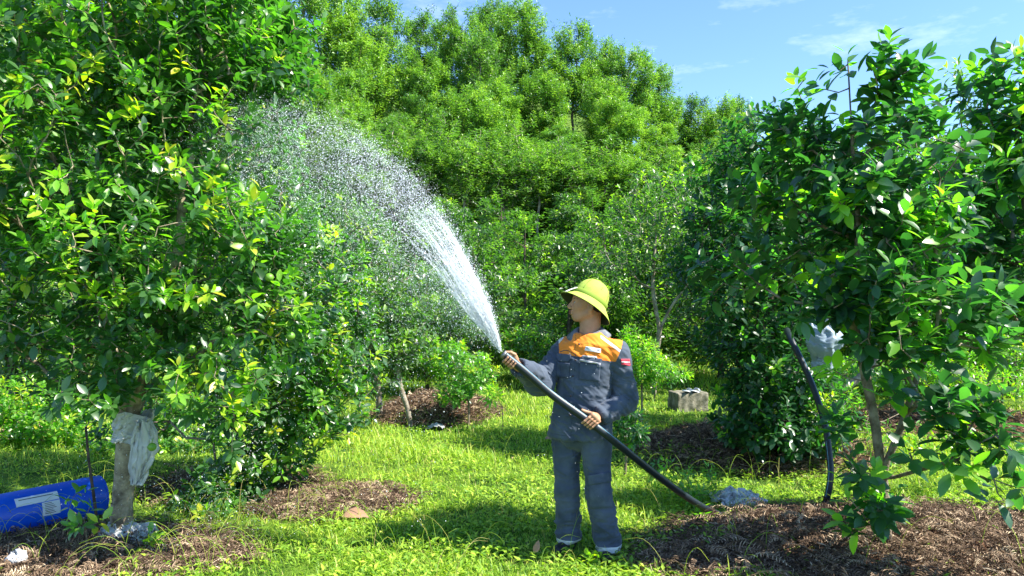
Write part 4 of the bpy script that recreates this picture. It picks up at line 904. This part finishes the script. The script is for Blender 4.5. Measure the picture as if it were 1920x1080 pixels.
# ------------------------------------------------------------------ acacia wood on the hill
aca = [proto_tree(9.0, 2.15, 200+i, .29, .085, 1250, 12, M_acacia, M_bark_pale if i % 2 else M_bark_dk, .085, 1, 24, zlo=.30, slim=True, flush=.30, shoot=.6, tbase=.32, upb=1.2) for i in range(5)]
skx = [300, 400, 560, 700, 760, 870, 975, 1035, 1075, 1130, 1180, 1240, 1262, 1380, 1500, 1920]; sky_ = [-120, -90, -60, -20, 22, 15, -5, 100, 40, 72, 85, 140, 180, 188, 250, 330]
def skl(px): return float(np.interp(px, skx, sky_))
top_list = [(470, 41), (560, 42), (640, 44), (715, 42), (795, 47), (868, 43), (925, 50), (975, 44), (1022, 50), (1073, 43), (1128, 45), (1182, 43), (1226, 45), (1262, 50), (1308, 46), (1350, 44), (1378, 48)]
lab_s = ['acacia rising over the left tree', 'dark acacia above the spray arc', 'tall acacia touching the top edge of the photo, left of the first sky gap', 'acacia at the left end of the open skyline', 'small pale feathery acacia top in the first sky notch', 'rounded yellow green acacia top left of the tallest', 'pale acacia top set back on the ridge, left of the tallest one', 'tallest dark acacia at the middle of the skyline',
         'low acacia in the dip of the skyline', 'pointed acacia right of the skyline dip', 'acacia shoulder just right of the pointed top', 'broad bright acacia above the man', 'last tall acacia before the skyline drops', 'low acacia at the foot of the skyline step', 'bright feathery acacia in the low right end of the wood', 'pale acacia near the right end of the wood', 'last acacia at the right end of the skyline']
def put_aca(px, Y, top, lab, grp, i):
    p = P(px, 560, Y); z0 = gz(p.x, p.y); h = P(px, top, Y).z-z0; pr = aca[i % 5]; sz = h/pr[3]
    s = .55+.45*sz
    copy_tree(pr, 'acacia_tree', (p.x, p.y, z0), s*.95, sz, i*2.1, lab, 'tree', grp)
for i, ((px, Y), lab) in enumerate(zip(top_list, lab_s)): put_aca(px, Y, skl(px), lab, 'acacias on the hill skyline', i)
slimp = [proto_tree(8.0, 1.15, 300+i, .24, .07, 420, 10, M_acacia, M_bark_stem, .05, 1, 9, zlo=.50, slim=True, flush=.3, shoot=.45, tbase=.35, upb=1.0) for i in range(2)]
for i, (px, Y, top) in enumerate([(640, 27, 190), (682, 26.5, 235), (735, 27.5, 225), (790, 26.8, 250), (828, 27.6, 215), (872, 26.5, 262), (912, 27.3, 240), (945, 26.6, 285), (968, 27.8, 230), (1008, 26.7, 280), (1052, 27.4, 250), (1090, 26.6, 295), (1140, 27.5, 255), (1195, 26.8, 290), (1240, 27.5, 265), (1290, 27, 285)]):
    p = P(px, 560, Y); z0 = gz(p.x, p.y); h = P(px, top, Y).z-z0; pr = slimp[i % 2]; copy_tree(pr, 'acacia_sapling', (p.x, p.y, z0), .95, h/pr[3], i*1.9, 'slender young acacia with a thin bare stem at the lower front of the hill wood', 'tree', 'young acacias along the lower front of the wood')
rr = random.Random(8); k = 0
for Y, d0, d1, step, nm in ((38.5, 60, 100, 120, 'acacia in the upper row below the hill skyline'), (35, 100, 165, 130, 'acacia in the middle row of the hill wood'), (31.5, 150, 230, 150, 'acacia in the lower row of the hill wood'), (28, 225, 290, 320, 'short acacia at the front of the hill wood')):
    px = 380+rr.random()*60
    while px < 1420:
        put_aca(px, Y+rr.uniform(-1, 1), max(skl(px), -40)+rr.uniform(d0, d1), nm, 'acacias in the rows of the hill wood', k+2); k += 1; px += step*rr.uniform(.8, 1.25)
for q_, (px, Y, top) in enumerate([(640, 27, 330), (700, 27.5, 350), (765, 28, 345), (835, 27, 350), (900, 28.5, 335), (985, 28, 345), (1050, 27.5, 335), (1120, 28, 330), (1185, 27.5, 325), (1260, 28, 320), (1330, 27.5, 310)]):
    p = P(px, 560, Y); z0 = gz(p.x, p.y); h = P(px, top+38, Y).z-z0; pr = orch[q_ % 4]; sz = h/pr[3]; copy_tree(pr, 'wild_shrub', (p.x, p.y, z0), .9, sz, q_*1.3, 'wild shrub at the lower edge of the hill wood, in front of the acacia stems', 'shrub', 'wild shrubs at the lower edge of the wood')
for px in (1480, 1570, 1660, 1790, 1880): put_aca(px, 42, skl(px)+20, 'low far acacia hidden behind the right hand trees', 'acacias behind the right hand trees', k); k += 1
for px in (40, 160, 290): put_aca(px, 34, -150, 'tall acacia hidden behind the left tree', 'acacias behind the left tree', k); k += 1
for pr in orch+aca+slimp:
    for o in (pr[1], pr[2], pr[0]): bpy.data.objects.remove(o)
# hill undergrowth (stuff)
def undergrowth():
    rng = np.random.default_rng(9); n = 80000; b = MB()
    Y = rng.uniform(17, 46, n); X = rng.uniform(-.62, .62, n)*Y; z = ground_h(X, Y); hh = rng.random(n)**1.2*(.7+1.5*(np.sin(X*.9)+np.sin(Y*1.3+X*.4)+2)/4)
    B = np.stack([X, Y, z+hh], 1); D = rng.normal(0, 1, (n, 3)); D[:, 2] = np.abs(D[:, 2])*.4
    add_leaves(b, B, D, np.array([0, 0, 1.0])+rng.normal(0, .4, (n, 3)), rng.uniform(.12, .28, n), rng.uniform(.06, .12, n), .2, np.clip(rng.normal(.25, .2, n), 0, 1), 1)
    o = b.build('undergrowth', M_leafM); tag(o, 'low green undergrowth beneath the hill wood', 'undergrowth', kind='stuff')
undergrowth()
# ------------------------------------------------------------------ weeds and shrubs
def bush(name, label, base, lumps, nt_, Ln, Wd, seed, mt=None, tb=.5, flush=.4, r0=.012, nl=7, group=None, lod=2):
    bx = (base[0], base[1], gz(base[0], base[1])-.01)
    top = max(l[0][2] for l in lumps)
    g0 = [[bx, (bx[0]+.01, bx[1], bx[2]+(top-bx[2])*.3), (bx[0], bx[1]-.01, bx[2]+(top-bx[2])*.7)]]
    return make_tree(name, label, 'plant', bx, g0, lumps, nt_, Ln, Wd, nl, seed, mt or M_leaf, M_bark, r0=r0, rtip=.0015, flush=flush, tbase=tb, parts=('stem', 'foliage'), group=group, lod=lod, shoot=.08)
bush('leafy_bush', 'bright green leafy bush at the left edge above the blue drum', (-5.3, 8.2), [LP(40, 770, 8.2, .75, .4, .38), LP(110, 790, 8.1, .35, .3, .3), (tuple(P(-30, 790, 8.2)), (.4, .4, .35), 1)], 700, .075, .038, 31, tb=.55, flush=.45)
bush('leafy_bush', 'low bush seen behind the left trunk and its hanging bag', (-3.6, 7.9), [LP(250, 830, 7.9, .6, .35, .22), LP(370, 830, 7.9, .5, .35, .25), LP(330, 770, 8.1, .5, .3, .2)], 480, .075, .036, 61, tb=.35, flush=.2)
bush('leafy_bush', 'low green bush on the grass behind the nearest right trunk', (5.3, 10.4), [LP(1680, 690, 10.4, .7, .4, .25), LP(1760, 680, 10.6, .5, .4, .3), LP(1600, 700, 10, .4, .4, .2)], 420, .085, .036, 62, tb=.4, flush=.3)
bush('leafy_bush', 'green bush at the right edge beyond the big leaved tree', (7.6, 11.5), [LP(1880, 660, 11.5, .6, .5, .35), LP(1930, 680, 11, .6, .4, .3)], 320, .085, .036, 63, tb=.45, flush=.35)
bush('leafy_bush', 'dark low shrub behind the man at hose height, left of his back', (.35, 13.5), [LP(985, 650, 13.5, .5, .4, .35), LP(950, 640, 13.8, .35, .4, .3)], 260, .09, .04, 64, tb=.25, flush=.15)
bush('leafy_bush', 'round green bush beneath the hose mouth', (-.55, 9.3), [LP(880, 700, 9.3, .36, .35, .26), LP(850, 735, 9.2, .25, .3, .15)], 300, .07, .034, 32, tb=.4, flush=.3)
bush('leafy_bush', 'pale silvery leafed shrub behind the mulch heap with the slim trunks', (-.9, 11.6), [LP(835, 670, 11.6, .35, .35, .28)], 150, .10, .045, 33, tb=.45)
bush('weed_clump', 'bright leafy weeds behind the man\'s right shoulder in the picture', (1.62, 9.3), [LP(1205, 675, 9.3, .22, .25, .28), LP(1180, 640, 9.4, .12, .15, .2), LP(1230, 705, 9.2, .22, .2, .14)], 260, .075, .026, 34, tb=.55, flush=.5)
bush('dark_shrub', 'small dark shrub low beside the man\'s elbow', (1.02, 6.7), [LP(1170, 775, 6.7, .13, .15, .20), LP(1180, 810, 6.6, .14, .15, .1)], 110, .085, .026, 35, mt=M_leafD, tb=.1, flush=.05)
bush('weed_clump', 'leafy weeds under the pale forked trunk', (2.3, 12), [LP(1230, 690, 12, .3, .3, .2), LP(1270, 700, 11.8, .25, .3, .12)], 140, .08, .03, 36, tb=.5, flush=.5)
bush('weed_clump', 'weeds growing among the grass left of the plastic sheet', (1.35, 5.7), [LP(1290, 915, 5.7, .1, .1, .13), LP(1240, 890, 5.8, .12, .1, .1), LP(1330, 905, 5.8, .06, .1, .12)], 45, .07, .02, 37, tb=.55, flush=.5, r0=.004)
bush('seedling', 'broad leaved seedling standing in front of the blue drum', (-2.62, 4.55), [LP(150, 945, 4.55, .06, .05, .09), LP(165, 985, 4.5, .08, .05, .06)], 9, .10, .045, 38, tb=.5, flush=.4, r0=.005, nl=5)
bush('seedling', 'light green sprout at the foot of the left trunk', (-2.28, 4.58), [LP(285, 1010, 4.58, .05, .05, .03)], 5, .09, .04, 39, tb=.6, flush=.8, r0=.004, nl=4)
bush('seedling', 'upright bright sprout below the hose end', (1.28, 5.15), [LP(1310, 972, 5.15, .03, .03, .05)], 4, .13, .03, 40, tb=.7, flush=.9, r0=.004, nl=5)
bush('seedling', 'small sprout by the man\'s left foot in the picture', (.45, 4.45), [LP(1112, 1045, 4.42, .04, .03, .03)], 5, .06, .035, 41, tb=.7, flush=.9, r0=.003, nl=4)
bush('weed_clump', 'spiky pale weed at the right tip of the far mulch heap', (-.12, 8.9), [LP(925, 740, 8.9, .1, .1, .08)], 16, .14, .03, 42, tb=.7, flush=.9, r0=.005)
bush('weed_clump', 'fine leafed weeds between the two right hand trunks', (3.1, 6.2), [LP(1740, 830, 6.0, .5, .3, .15), LP(1850, 720, 9, .8, .5, .2), LP(1580, 780, 6.6, .25, .3, .25)], 330, .075, .022, 43, tb=.5, flush=.5, r0=.006)
# ------------------------------------------------------------------ grass
def grass():
    rng = np.random.default_rng(17); b = MB()
    for n, y0, y1, Lm, Wm in ((105000, 3.7, 7.2, .062, .0042), (75000, 7.2, 13, .085, .0075), (36000, 13, 24, .15, .017)):
        u = rng.random(n); Y = 1/(1/y0*(1-u)+1/y1*u) if y0 < 13 else rng.uniform(y0, y1, n); X = rng.uniform(-.72, .72, n)*Y
        mm = mound_mask(X, Y); pt_ = .5+.5*np.sin(X*2.1+np.sin(Y*1.7)*2)*np.sin(Y*2.3+X)
        shade = np.where(X < -1.2-.15*(Y-5), .55, 0)*(Y < 8)
        bare = np.clip(np.sin(X*3.7+np.sin(Y*2.9)*2)*np.sin(Y*4.1+np.cos(X*2.3)*2)-.45, 0, 1)*1.5; mm = np.maximum(mm, bare)
        keep = rng.random(n) > np.clip(mm*.95+shade*(1-mm), 0, .97); X, Y, pt_, mm = X[keep], Y[keep], pt_[keep], mm[keep]; n = len(X)
        z = ground_h(X, Y); a = rng.random(n)*6.28; ln = Lm*rng.uniform(.4, 1.4, n)*(.6+.7*pt_)*np.where(rng.random(n) < .08, 1.9, 1)*(1-.4*mm); lean = rng.uniform(.2, 1.1, n)
        D = np.stack([np.cos(a)*lean, np.sin(a)*lean, np.ones(n)], 1); D = nrm(D); S = np.stack([-np.sin(a), np.cos(a), np.zeros(n)], 1)*(Wm*rng.uniform(.6, 1.4, n))[:, None]
        B = np.stack([X, Y, z-.005], 1); M1 = B+D*(ln*.55)[:, None]; T = B+D*ln[:, None]+np.stack([np.cos(a), np.sin(a), -np.ones(n)*.9], 1)*(ln*.28*lean)[:, None]
        V = np.stack([B-S*.5, B+S*.5, M1+S*.5, M1-S*.5, T], 1).reshape(-1, 3); o = (np.arange(n)*5)[:, None]
        tint = np.clip(rng.normal(.60, .17, n)+.25*(pt_-.5), 0, .9); tint = np.where(rng.random(n) < .07+.25*mm, rng.uniform(.92, 1, n), tint)
        nb = b.n; b.V.append(V.astype(np.float32)); b.n += len(V)
        b.F.setdefault(4, []).append((nb+o+np.array([[0, 1, 2, 3]]), tint)); b.F.setdefault(3, []).append((nb+o+np.array([[3, 2, 4]]), tint))
    # broad little leaves
    n = 70000; u = rng.random(n); Y = 1/(1/3.7*(1-u)+1/12*u); X = rng.uniform(-.72, .72, n)*Y; mm = mound_mask(X, Y); cl = np.sin(X*5+np.sin(Y*4)*1.5)*np.sin(Y*6+1)
    keep = (rng.random(n) > mm*.97) & (cl+rng.normal(0, .5, n) > -.2) & ~((X < -1.3) & (Y < 8) & (rng.random(n) < .6)); X, Y = X[keep], Y[keep]; n = len(X); z = ground_h(X, Y)
    a = rng.random(n)*6.28; D = np.stack([np.cos(a), np.sin(a), rng.uniform(.1, 1.0, n)], 1)
    add_leaves(b, np.stack([X, Y, z+rng.uniform(.0, .06, n)], 1), D, np.array([0, 0, 1.0])+rng.normal(0, .2, (n, 3)), rng.uniform(.025, .065, n), rng.uniform(.010, .026, n), .3, np.clip(rng.normal(.6, .15, n), 0, .9), 1)
    # long arching stems
    for i in range(900):
        Yp = rng.uniform(4.0, 7.5); Xp = rng.uniform(-.7, .7 if i < 480 else -.1)*Yp
        if rng.random() < mound_mask(Xp, Yp)*.6: continue
        a = rng.random()*6.28; ln = rng.uniform(.15, .38); q = np.array([Xp, Yp, gz(Xp, Yp)]); d = np.array([math.cos(a), math.sin(a), 0])
        pts = [q, q+d*ln*.15+np.array([0, 0, ln*.5]), q+d*ln*.5+np.array([0, 0, ln*.8]), q+d*ln*.9+np.array([0, 0, ln*.72])]
        V, F = tube(catmull(pts, 3), np.linspace(.0018, .0007, 10), 3, cap=False); b.add(V, F, rng.uniform(.55, 1))
    o = b.build('grass', M_grass, smooth=False); tag(o, 'bright yellow green grass and weeds covering the orchard path', 'grass', kind='stuff')
grass()
# ------------------------------------------------------------------ dry fern mulch
def mulch(i, label, nf, nb_):
    cx, cy, rx, ry, h = MOUNDS[i]; rng = np.random.default_rng(50+i); b = MB()
    r = np.sqrt(rng.random(nb_))*1.06; a = rng.random(nb_)*6.28; X = cx+rx*r*np.cos(a)+rng.normal(0, .05, nb_); Y = cy+ry*r*np.sin(a)+rng.normal(0, .05, nb_)
    sc = max(1, cy/6)
    z = ground_h(X, Y)+rng.uniform(-.005, .05, nb_); D = rng.normal(0, 1, (nb_, 3)); D[:, 2] = rng.normal(.15, .35, nb_)
    add_leaves(b, np.stack([X, Y, z], 1), D, rng.normal(0, 1, (nb_, 3))+np.array([0, 0, .8]), rng.uniform(.02, .07, nb_)*sc, rng.uniform(.003, .009, nb_)*sc, rng.uniform(-.3, .6, nb_), np.clip(rng.beta(1.6, 2.0, nb_)+np.where(rng.random(nb_) < .06, .3, 0), 0, 1), 1)
    for k in range(nf):   # whole fern fronds
        r = math.sqrt(rng.random()); a = rng.random()*6.28; x = cx+rx*r*math.cos(a); y = cy+ry*r*math.sin(a); zz = gz(x, y)+rng.uniform(.01, .05)
        th = rng.random()*6.28; d = np.array([math.cos(th), math.sin(th), 0]); ln = rng.uniform(.12, .30); q = np.array([x, y, zz]); bend = rng.normal(0, .25); s = np.array([-d[1], d[0], 0])
        T = np.linspace(0, 1, 16); pts = q+np.outer(T*ln, d)+np.outer(T*T*ln*bend, s)+np.outer(np.sin(T*3.1)*rng.uniform(-.01, .06), [0, 0, 1]); tint = np.clip(rng.beta(2, 2), .1, .95)
        V, F = tube(pts, np.linspace(.0016, .0006, 16), 3, cap=False); b.add(V, F, tint)
        W = np.sin(T*2.9+.25)*ln*.16*rng.uniform(.7, 1.2); tw = rng.normal(0, .6)
        up = nrm(np.array([0, 0, 1.0])+s*tw); sd_ = np.cross(d, up)
        for sg in (1, -1):
            Dv = sd_*sg+d*.35+rng.normal(0, .2, (16, 3)); add_leaves(b, pts, Dv, np.tile(up, (16, 1))+rng.normal(0, .3, (16, 3)), np.maximum(W, .006), .006, .5, np.clip(tint+rng.normal(0, .1, 16), 0, 1), 1)
    o = b.build('dry_mulch', M_mulch, smooth=False); tag(o, label, 'mulch', kind='stuff')
mulch(0, 'dark brown dried fern mulch heaped round the nearest right tree', 1500, 45000)
mulch(1, 'reddish brown mulch heap under the dense dark tree', 500, 22000)
mulch(2, 'thin brown dry litter patch in the grass right of the left trees', 260, 15000)
mulch(3, 'rust brown mulch heap round the slim trunks', 150, 13000)
mulch(4, 'brown dead fern litter at the foot of the left trunk', 420, 22000)
mulch(5, 'brown mulch patch at the right edge in the distance', 60, 7000)
mulch(6, 'shaded litter beneath the bushy tree behind the left trunk', 80, 7000)
mulch(7, 'dry yellowish litter at the left edge behind the drum', 60, 6000)
# ------------------------------------------------------------------ small things
# blue drum
M_drum = mat('blue_plastic_drum', (.008, .10, .62), .3, .5, col2=(.010, .13, .72), nscale=3)
_n = M_drum.node_tree; _t = N(_n, 'ShaderNodeBsdfTranslucent'); _t.inputs[0].default_value = (.01, .22, .95, 1); _m = N(_n, 'ShaderNodeMixShader'); _m.inputs[0].default_value = .35
_n.links.new(_n.nodes['Principled BSDF'].outputs[0], _m.inputs[1]); _n.links.new(_t.outputs[0], _m.inputs[2]); _n.links.new(_m.outputs[0], _n.nodes['Material Output'].inputs[0])
M_paper = mat('paper_label', (.62, .64, .66), .6, .3); M_print = mat('dark_print', (.08, .08, .09), .7, .2); M_rim = mat('pale_worn_rim', (.42, .48, .55), .6, .3)
rD = .145; e1 = np.array([-3.03, 5.45, .155]); e0 = np.array([-3.75, 4.50, .145]); ax_ = nrm(e1-e0); Ld = np.linalg.norm(e1-e0)
dm = empty('plastic_drum', tuple(e0)); tag(dm, 'blue plastic drum lying on its side with a white paper label', 'drum')
pr_ = [(0, rD*.88), (.0, rD*.97), (.015, rD), (.06, rD), (.07, rD*1.035), (.085, rD*1.035), (.095, rD), (Ld*.33, rD*.995), (Ld*.335, rD*.975), (Ld*.35, rD*.975), (Ld*.355, rD*.995), (Ld-.12, rD), (Ld-.11, rD*1.03), (Ld-.095, rD*1.03), (Ld-.085, rD), (Ld-.02, rD), (Ld, rD*.97), (Ld, rD*.88), (Ld-.02, rD*.86), (Ld-.02, .001)]
Zx = nrm(np.array([0, 0, 1.0])-ax_[2]*ax_); Sx = np.cross(ax_, Zx)
nu = 48; V = np.array([e0+ax_*t_+(Zx*math.cos(a)+Sx*math.sin(a))*r_ for t_, r_ in pr_ for a in np.linspace(0, 2*math.pi, nu+1)[:-1]])
F = np.array([[i*nu+j, i*nu+(j+1) % nu, (i+1)*nu+(j+1) % nu, (i+1)*nu+j] for i in range(len(pr_)-1) for j in range(nu)]); mesh_obj('drum_body', V, F, M_drum, dm)
def on_drum(t_, a, r_=rD+.002): return e0+ax_*t_+(Zx*math.cos(a)+Sx*math.sin(a))*r_
fa_ = 1 if Sx[1] < 0 else -1
def drum_patch(name, t0_, t1_, a0, a1, mt, par_, r_=rD+.002, nn=8):
    V = [on_drum(t0_+(t1_-t0_)*i/nn, fa_*R(a0+(a1-a0)*j/nn), q) for q in (r_, r_-.0015) for j in range(nn+1) for i in range(nn+1)]; W = nn+1; k_ = W*W
    F_ = [(j*W+i, j*W+i+1, (j+1)*W+i+1, (j+1)*W+i) for j in range(nn) for i in range(nn)]; F_ += [tuple(reversed([q+k_ for q in f])) for f in F_]
    return mesh_obj(name, np.array(V), np.array(F_), mt, par_)
tq = Ld*.62
lb1 = drum_patch('paper_label', tq-.13, tq+.13, 38, 62, M_paper, dm); drum_patch('paper_label', tq+.02, tq+.13, 64, 100, M_paper, dm)
for r__ in range(7): drum_patch('print_line', tq+.035, tq+.035+.075*(.6+.4*((r__*37) % 7)/7), 67+r__*4.4, 68.4+r__*4.4, M_print, dm, rD+.0036, 4)
drum_patch('print_line', tq-.11, tq+.10, 44, 46, M_print, dm, rD+.0036, 6)
V, F = tube([on_drum(Ld-.004, a, rD*.95) for a in np.linspace(0, 2*math.pi, 49)], .008, 8, cap=False); b = MB(); b.add(V, F); b.build('rim', M_drum, dm)
# crumpled plastic
M_plastic = leafmat('white_plastic', [(0, (.62, .63, .64)), (1, (.70, .70, .70))], transfac=.3, rough=.35, spec=.5, tgain=(1, 1, 1))
M_plasticB = leafmat('bluish_plastic', [(0, (.42, .52, .62)), (1, (.5, .58, .66))], transfac=.4, rough=.25, spec=.6, tgain=(1, 1, 1))
def sheet(name, label, cat, f, nu=64, nv=64, amp=.02, sc=9, mt=None, seed=0, group=None, cf=(7, 3)):
    V = np.array([f(i/nu, j/nv) for j in range(nv+1) for i in range(nu+1)]); W = nu+1
    off = np.array([[noise.noise(Vector((v[0]*sc+seed, v[1]*sc, v[2]*sc)))+.5*abs(noise.noise(Vector((v[0]*sc*2.3, v[1]*sc*2.3+seed, v[2]*sc*2.3)))), noise.noise(Vector((v[0]*sc, v[1]*sc+9, v[2]*sc+seed)))+.5*abs(noise.noise(Vector((v[0]*sc*2.5+4, v[1]*sc*2.5+seed, v[2]*sc*2.5)))), noise.noise(Vector((v[0]*sc, v[1]*sc+5, v[2]*sc-seed)))] for v in V])
    uv = np.array([(i/nu, j/nv) for j in range(nv+1) for i in range(nu+1)]); fu, fv = cf
    loop = np.linalg.norm(V[0]-V[nu]) < .01
    def rid(u, v, k, d_):
        q = Vector((math.cos(u*6.283)*fu*k/6.28, math.sin(u*6.283)*fu*k/6.28, v*fv*k+d_)) if loop else Vector((u*fu*k, v*fv*k, d_+seed))
        return abs(noise.noise(q))*2-.5
    cr = np.array([[sum(rid(u, v, k, d_*7.3+seed)/k for k in (1, 2.3, 4.7)) for d_ in range(3)] for u, v in uv])
    V = V+off*amp*.5+cr*amp
    if True: V[:, 2] = np.maximum(V[:, 2], ground_h(V[:, 0], V[:, 1])+.004)
    F = np.array([[j*W+i, j*W+i+1, (j+1)*W+i+1, (j+1)*W+i] for j in range(nv) for i in range(nu)])
    b = MB(); b.add(V, F); o = b.build(name, mt or M_plastic); tag(o, label, cat, group); o.modifiers.new('th', 'SOLIDIFY').thickness = .0015
    return o
# bag hanging from the fork: tapered pouch in front/right of trunk
def f_hang(u, v):
    a = u*2*math.pi; wdt = (.048+.04*math.sin(min(v*2.2, 1.6)))*(1-.75*max(0, v-.45)/.55)
    c = P(272-18*v*v, 790+118*v, 4.70); return (c.x+math.cos(a)*wdt, c.y+math.sin(a)*wdt*.45, c.z)
sheet('plastic_bag', 'torn white plastic bag hanging from the fork of the left trunk', 'bag', f_hang, amp=.020, sc=10, seed=1, cf=(14, 1.6))
def f_wrap(u, v):
    a = u*2*math.pi; r_ = .074+.030*v*(.5+.5*math.sin(a*2+1)); c = P(240+12*v, 826-52*v, 4.82); return (c.x+math.cos(a)*r_*1.25, c.y+math.sin(a)*r_, c.z+.02*math.sin(a*3)*v)
sheet('plastic_wrap', 'white plastic wrapped round the top of the left trunk under the leaves', 'plastic wrap', f_wrap, amp=.018, sc=10, seed=3, cf=(12, 3))
def f_base(u, v):
    a = R(-190+200*u); r_ = .07+(.26+.10*math.cos(a-R(0)))*v; x = baseA.x+math.cos(a)*r_*1.05+.03*v; y = baseA.y+math.sin(a)*r_*.7; return (x, y, max(0, .13*(1-v)**1.3+.006))
sheet('plastic_sheet', 'white plastic sheet spread round the foot of the left trunk', 'plastic sheet', f_base, nu=80, amp=.032, sc=8, seed=5, cf=(10, 2.5))
def f_cor(u, v):
    c = P(32, 1072, 4.35); a = u*6.283; return (c.x+math.cos(a)*.06*math.sin(v*3.1), c.y+math.sin(a)*.05*math.sin(v*3.1), gz(c.x, c.y)+.10*(1-v))
sheet('plastic_scrap', 'small white plastic scrap in the bottom left corner', 'plastic scrap', f_cor, 24, 16, .02, 20, seed=7)
def f_pl(u, v):
    c = P(1383, 957, 5.75); return (c.x+(u-.5)*.36, c.y+(v-.5)*.34, gz(c.x, c.y)+.05+.07*math.sin(u*3.1)*math.sin(v*3.1)*(1-.3*u))
sheet('plastic_sheet', 'crumpled clear white plastic sheet on the grass near the hose end', 'plastic sheet', f_pl, amp=.035, sc=9, seed=8, cf=(6, 5))
def f_sack(u, v):
    a = u*2*math.pi; r_ = (.035+.075*math.sin(min(1, v*1.25)*math.pi*.9)); r_ *= 1.25; c = P(1540+6*math.sin(v*3), 600+88*v, 6.3); return (c.x+math.cos(a)*r_*1.1, c.y+math.sin(a)*r_, c.z)
sheet('plastic_sack', 'bluish white plastic sack hanging among the right branches', 'sack', f_sack, amp=.026, sc=8, seed=9, mt=M_plasticB)
def f_sc(u, v):
    c = P(818, 806, 9.1); return (c.x+(u-.5)*.2, c.y+(v-.5)*.2, gz(c.x, c.y)+.03+.04*math.sin(u*3))
sheet('plastic_scrap', 'tiny pale plastic scrap on the grass before the far mulch heap', 'plastic scrap', f_sc, 12, 12, .02, 14, seed=2)
# stake beside the drum
b = MB(); V, F = tube([P(161, 800, 5.1), P(166, 860, 5.1), P(176, 930, 5.1), P(184, 992, 5.1)], [.008, .009, .010, .010], 8, bump=.05); b.add(V, F); o = b.build('wooden_stake', M_bark_dk); tag(o, 'thin dark stake leaning in front of the drum end', 'stake')
# concrete block + sandals
M_conc = mat('mossy_concrete', (.09, .09, .06), .95, .1, col2=(.26, .24, .19), nscale=12, bump=.6, bscale=50)
bc = P(1290, 745, 10.8); zb = gz(bc.x, bc.y)
def blk(p):
    q = (p-np.array([bc.x, bc.y, zb+.10], np.float32)); c_, s_ = math.cos(R(12)), math.sin(R(12)); x = q[..., 0]*c_+q[..., 1]*s_; y = -q[..., 0]*s_+q[..., 1]*c_
    d = np.maximum(np.maximum(np.abs(x)-.24, np.abs(y)-.18), np.abs(q[..., 2])-.17); return d+.006*np.sin(p[..., 0]*21)*np.sin(p[..., 2]*25)+.004*np.sin(p[..., 1]*60+p[..., 0]*47)
V, F = sdf_mesh(blk, (bc.x-.4, bc.y-.4, zb-.12), (bc.x+.4, bc.y+.4, zb+.33), .012); V = smoothv(V, F, 1); o = mesh_obj('concrete_block', V, F, M_conc, smooth=False); tag(o, 'weathered grey concrete block in the grass behind the man', 'block')
M_sandal = mat('pale_grey_foam', (.50, .55, .60), .6, .3); M_strap = mat('grey_strap', (.28, .33, .38), .6, .3)
for q, (ox, rz_, lab) in enumerate(((-.045, 55, 'left one of two pale sandals standing on the concrete block'), (.065, 50, 'right one of two pale sandals on the concrete block'))):
    c = np.array([bc.x+.02+ox, bc.y-.12+q*.03, zb+.283]); root = empty('sandal', tuple(c)); tag(root, lab, 'sandal', 'pair of sandals on the concrete block')
    Mz = np.array(Matrix.Rotation(R(rz_-90), 3, 'Z')@Matrix.Rotation(R(-14), 3, 'X'))
    t_ = np.linspace(-.13, .13, 13); wd_ = .036+.012*np.sin((t_+.13)/.26*3.0+.5); V = []
    for z_ in (-.010, .012):
        for y_, w_ in zip(t_, wd_): V += [(-w_, y_, z_), (0, y_, z_+.003*(z_ > 0)), (w_, y_, z_)]
    V = np.array(V); n3 = 39; F = [[i*3+j, i*3+j+1, (i+1)*3+j+1, (i+1)*3+j] for i in range(12) for j in (0, 1)]; F = [f[::-1] for f in F]+[[a+n3 for a in f] for f in F]
    per = [i*3 for i in range(13)]+[37, 38]+[i*3+2 for i in range(11, -1, -1)]+[1]
    F += [[per[i], per[(i+1) % len(per)], per[(i+1) % len(per)]+n3, per[i]+n3] for i in range(len(per))]
    mesh_obj('sole', V@Mz.T+c, np.array(F), M_sandal, root)
    A = np.array([(math.cos(a)*.044, y_, .012+math.sin(a)*.045) for y_ in (.015, .075) for a in np.linspace(math.pi, 0, 11)]); F = np.array([[i, i+1, i+12, i+11] for i in range(10)]); b = MB(); b.add(A@Mz.T+c, F); s_ = b.build('strap', M_strap, root); s_.modifiers.new('th', 'SOLIDIFY').thickness = .005
# dead leaf
M_dead = leafmat('dead_leaf', [(0, (.38, .22, .14)), (1, (.5, .3, .2))], transfac=.3, rough=.7, spec=.2, tgain=(1, .8, .6))
for px, py, Y, lab, s_ in ((1001, 1048, 4.5, 'curled tan dead leaf standing in the grass left of the shoes', .085), (1020, 832, 8.2, 'flat tan dead leaf on the sunny grass beside the jacket', .14), (640, 985, 5.3, 'long straw coloured dead leaf on the litter patch', .22)):
    b = MB(); c = P(px, py, Y); c.z = gz(c.x, c.y)+.05; add_leaves(b, np.array([tuple(c)]), np.array([[.3, -.1, .7 if s_ < .1 else .1]]), np.array([[.2, -1.0, .3 if s_ < .1 else 2]]), s_, s_*.5, .6, np.array([.5]), 2, .5); o = b.build('dead_leaf', M_dead); tag(o, lab, 'leaf')
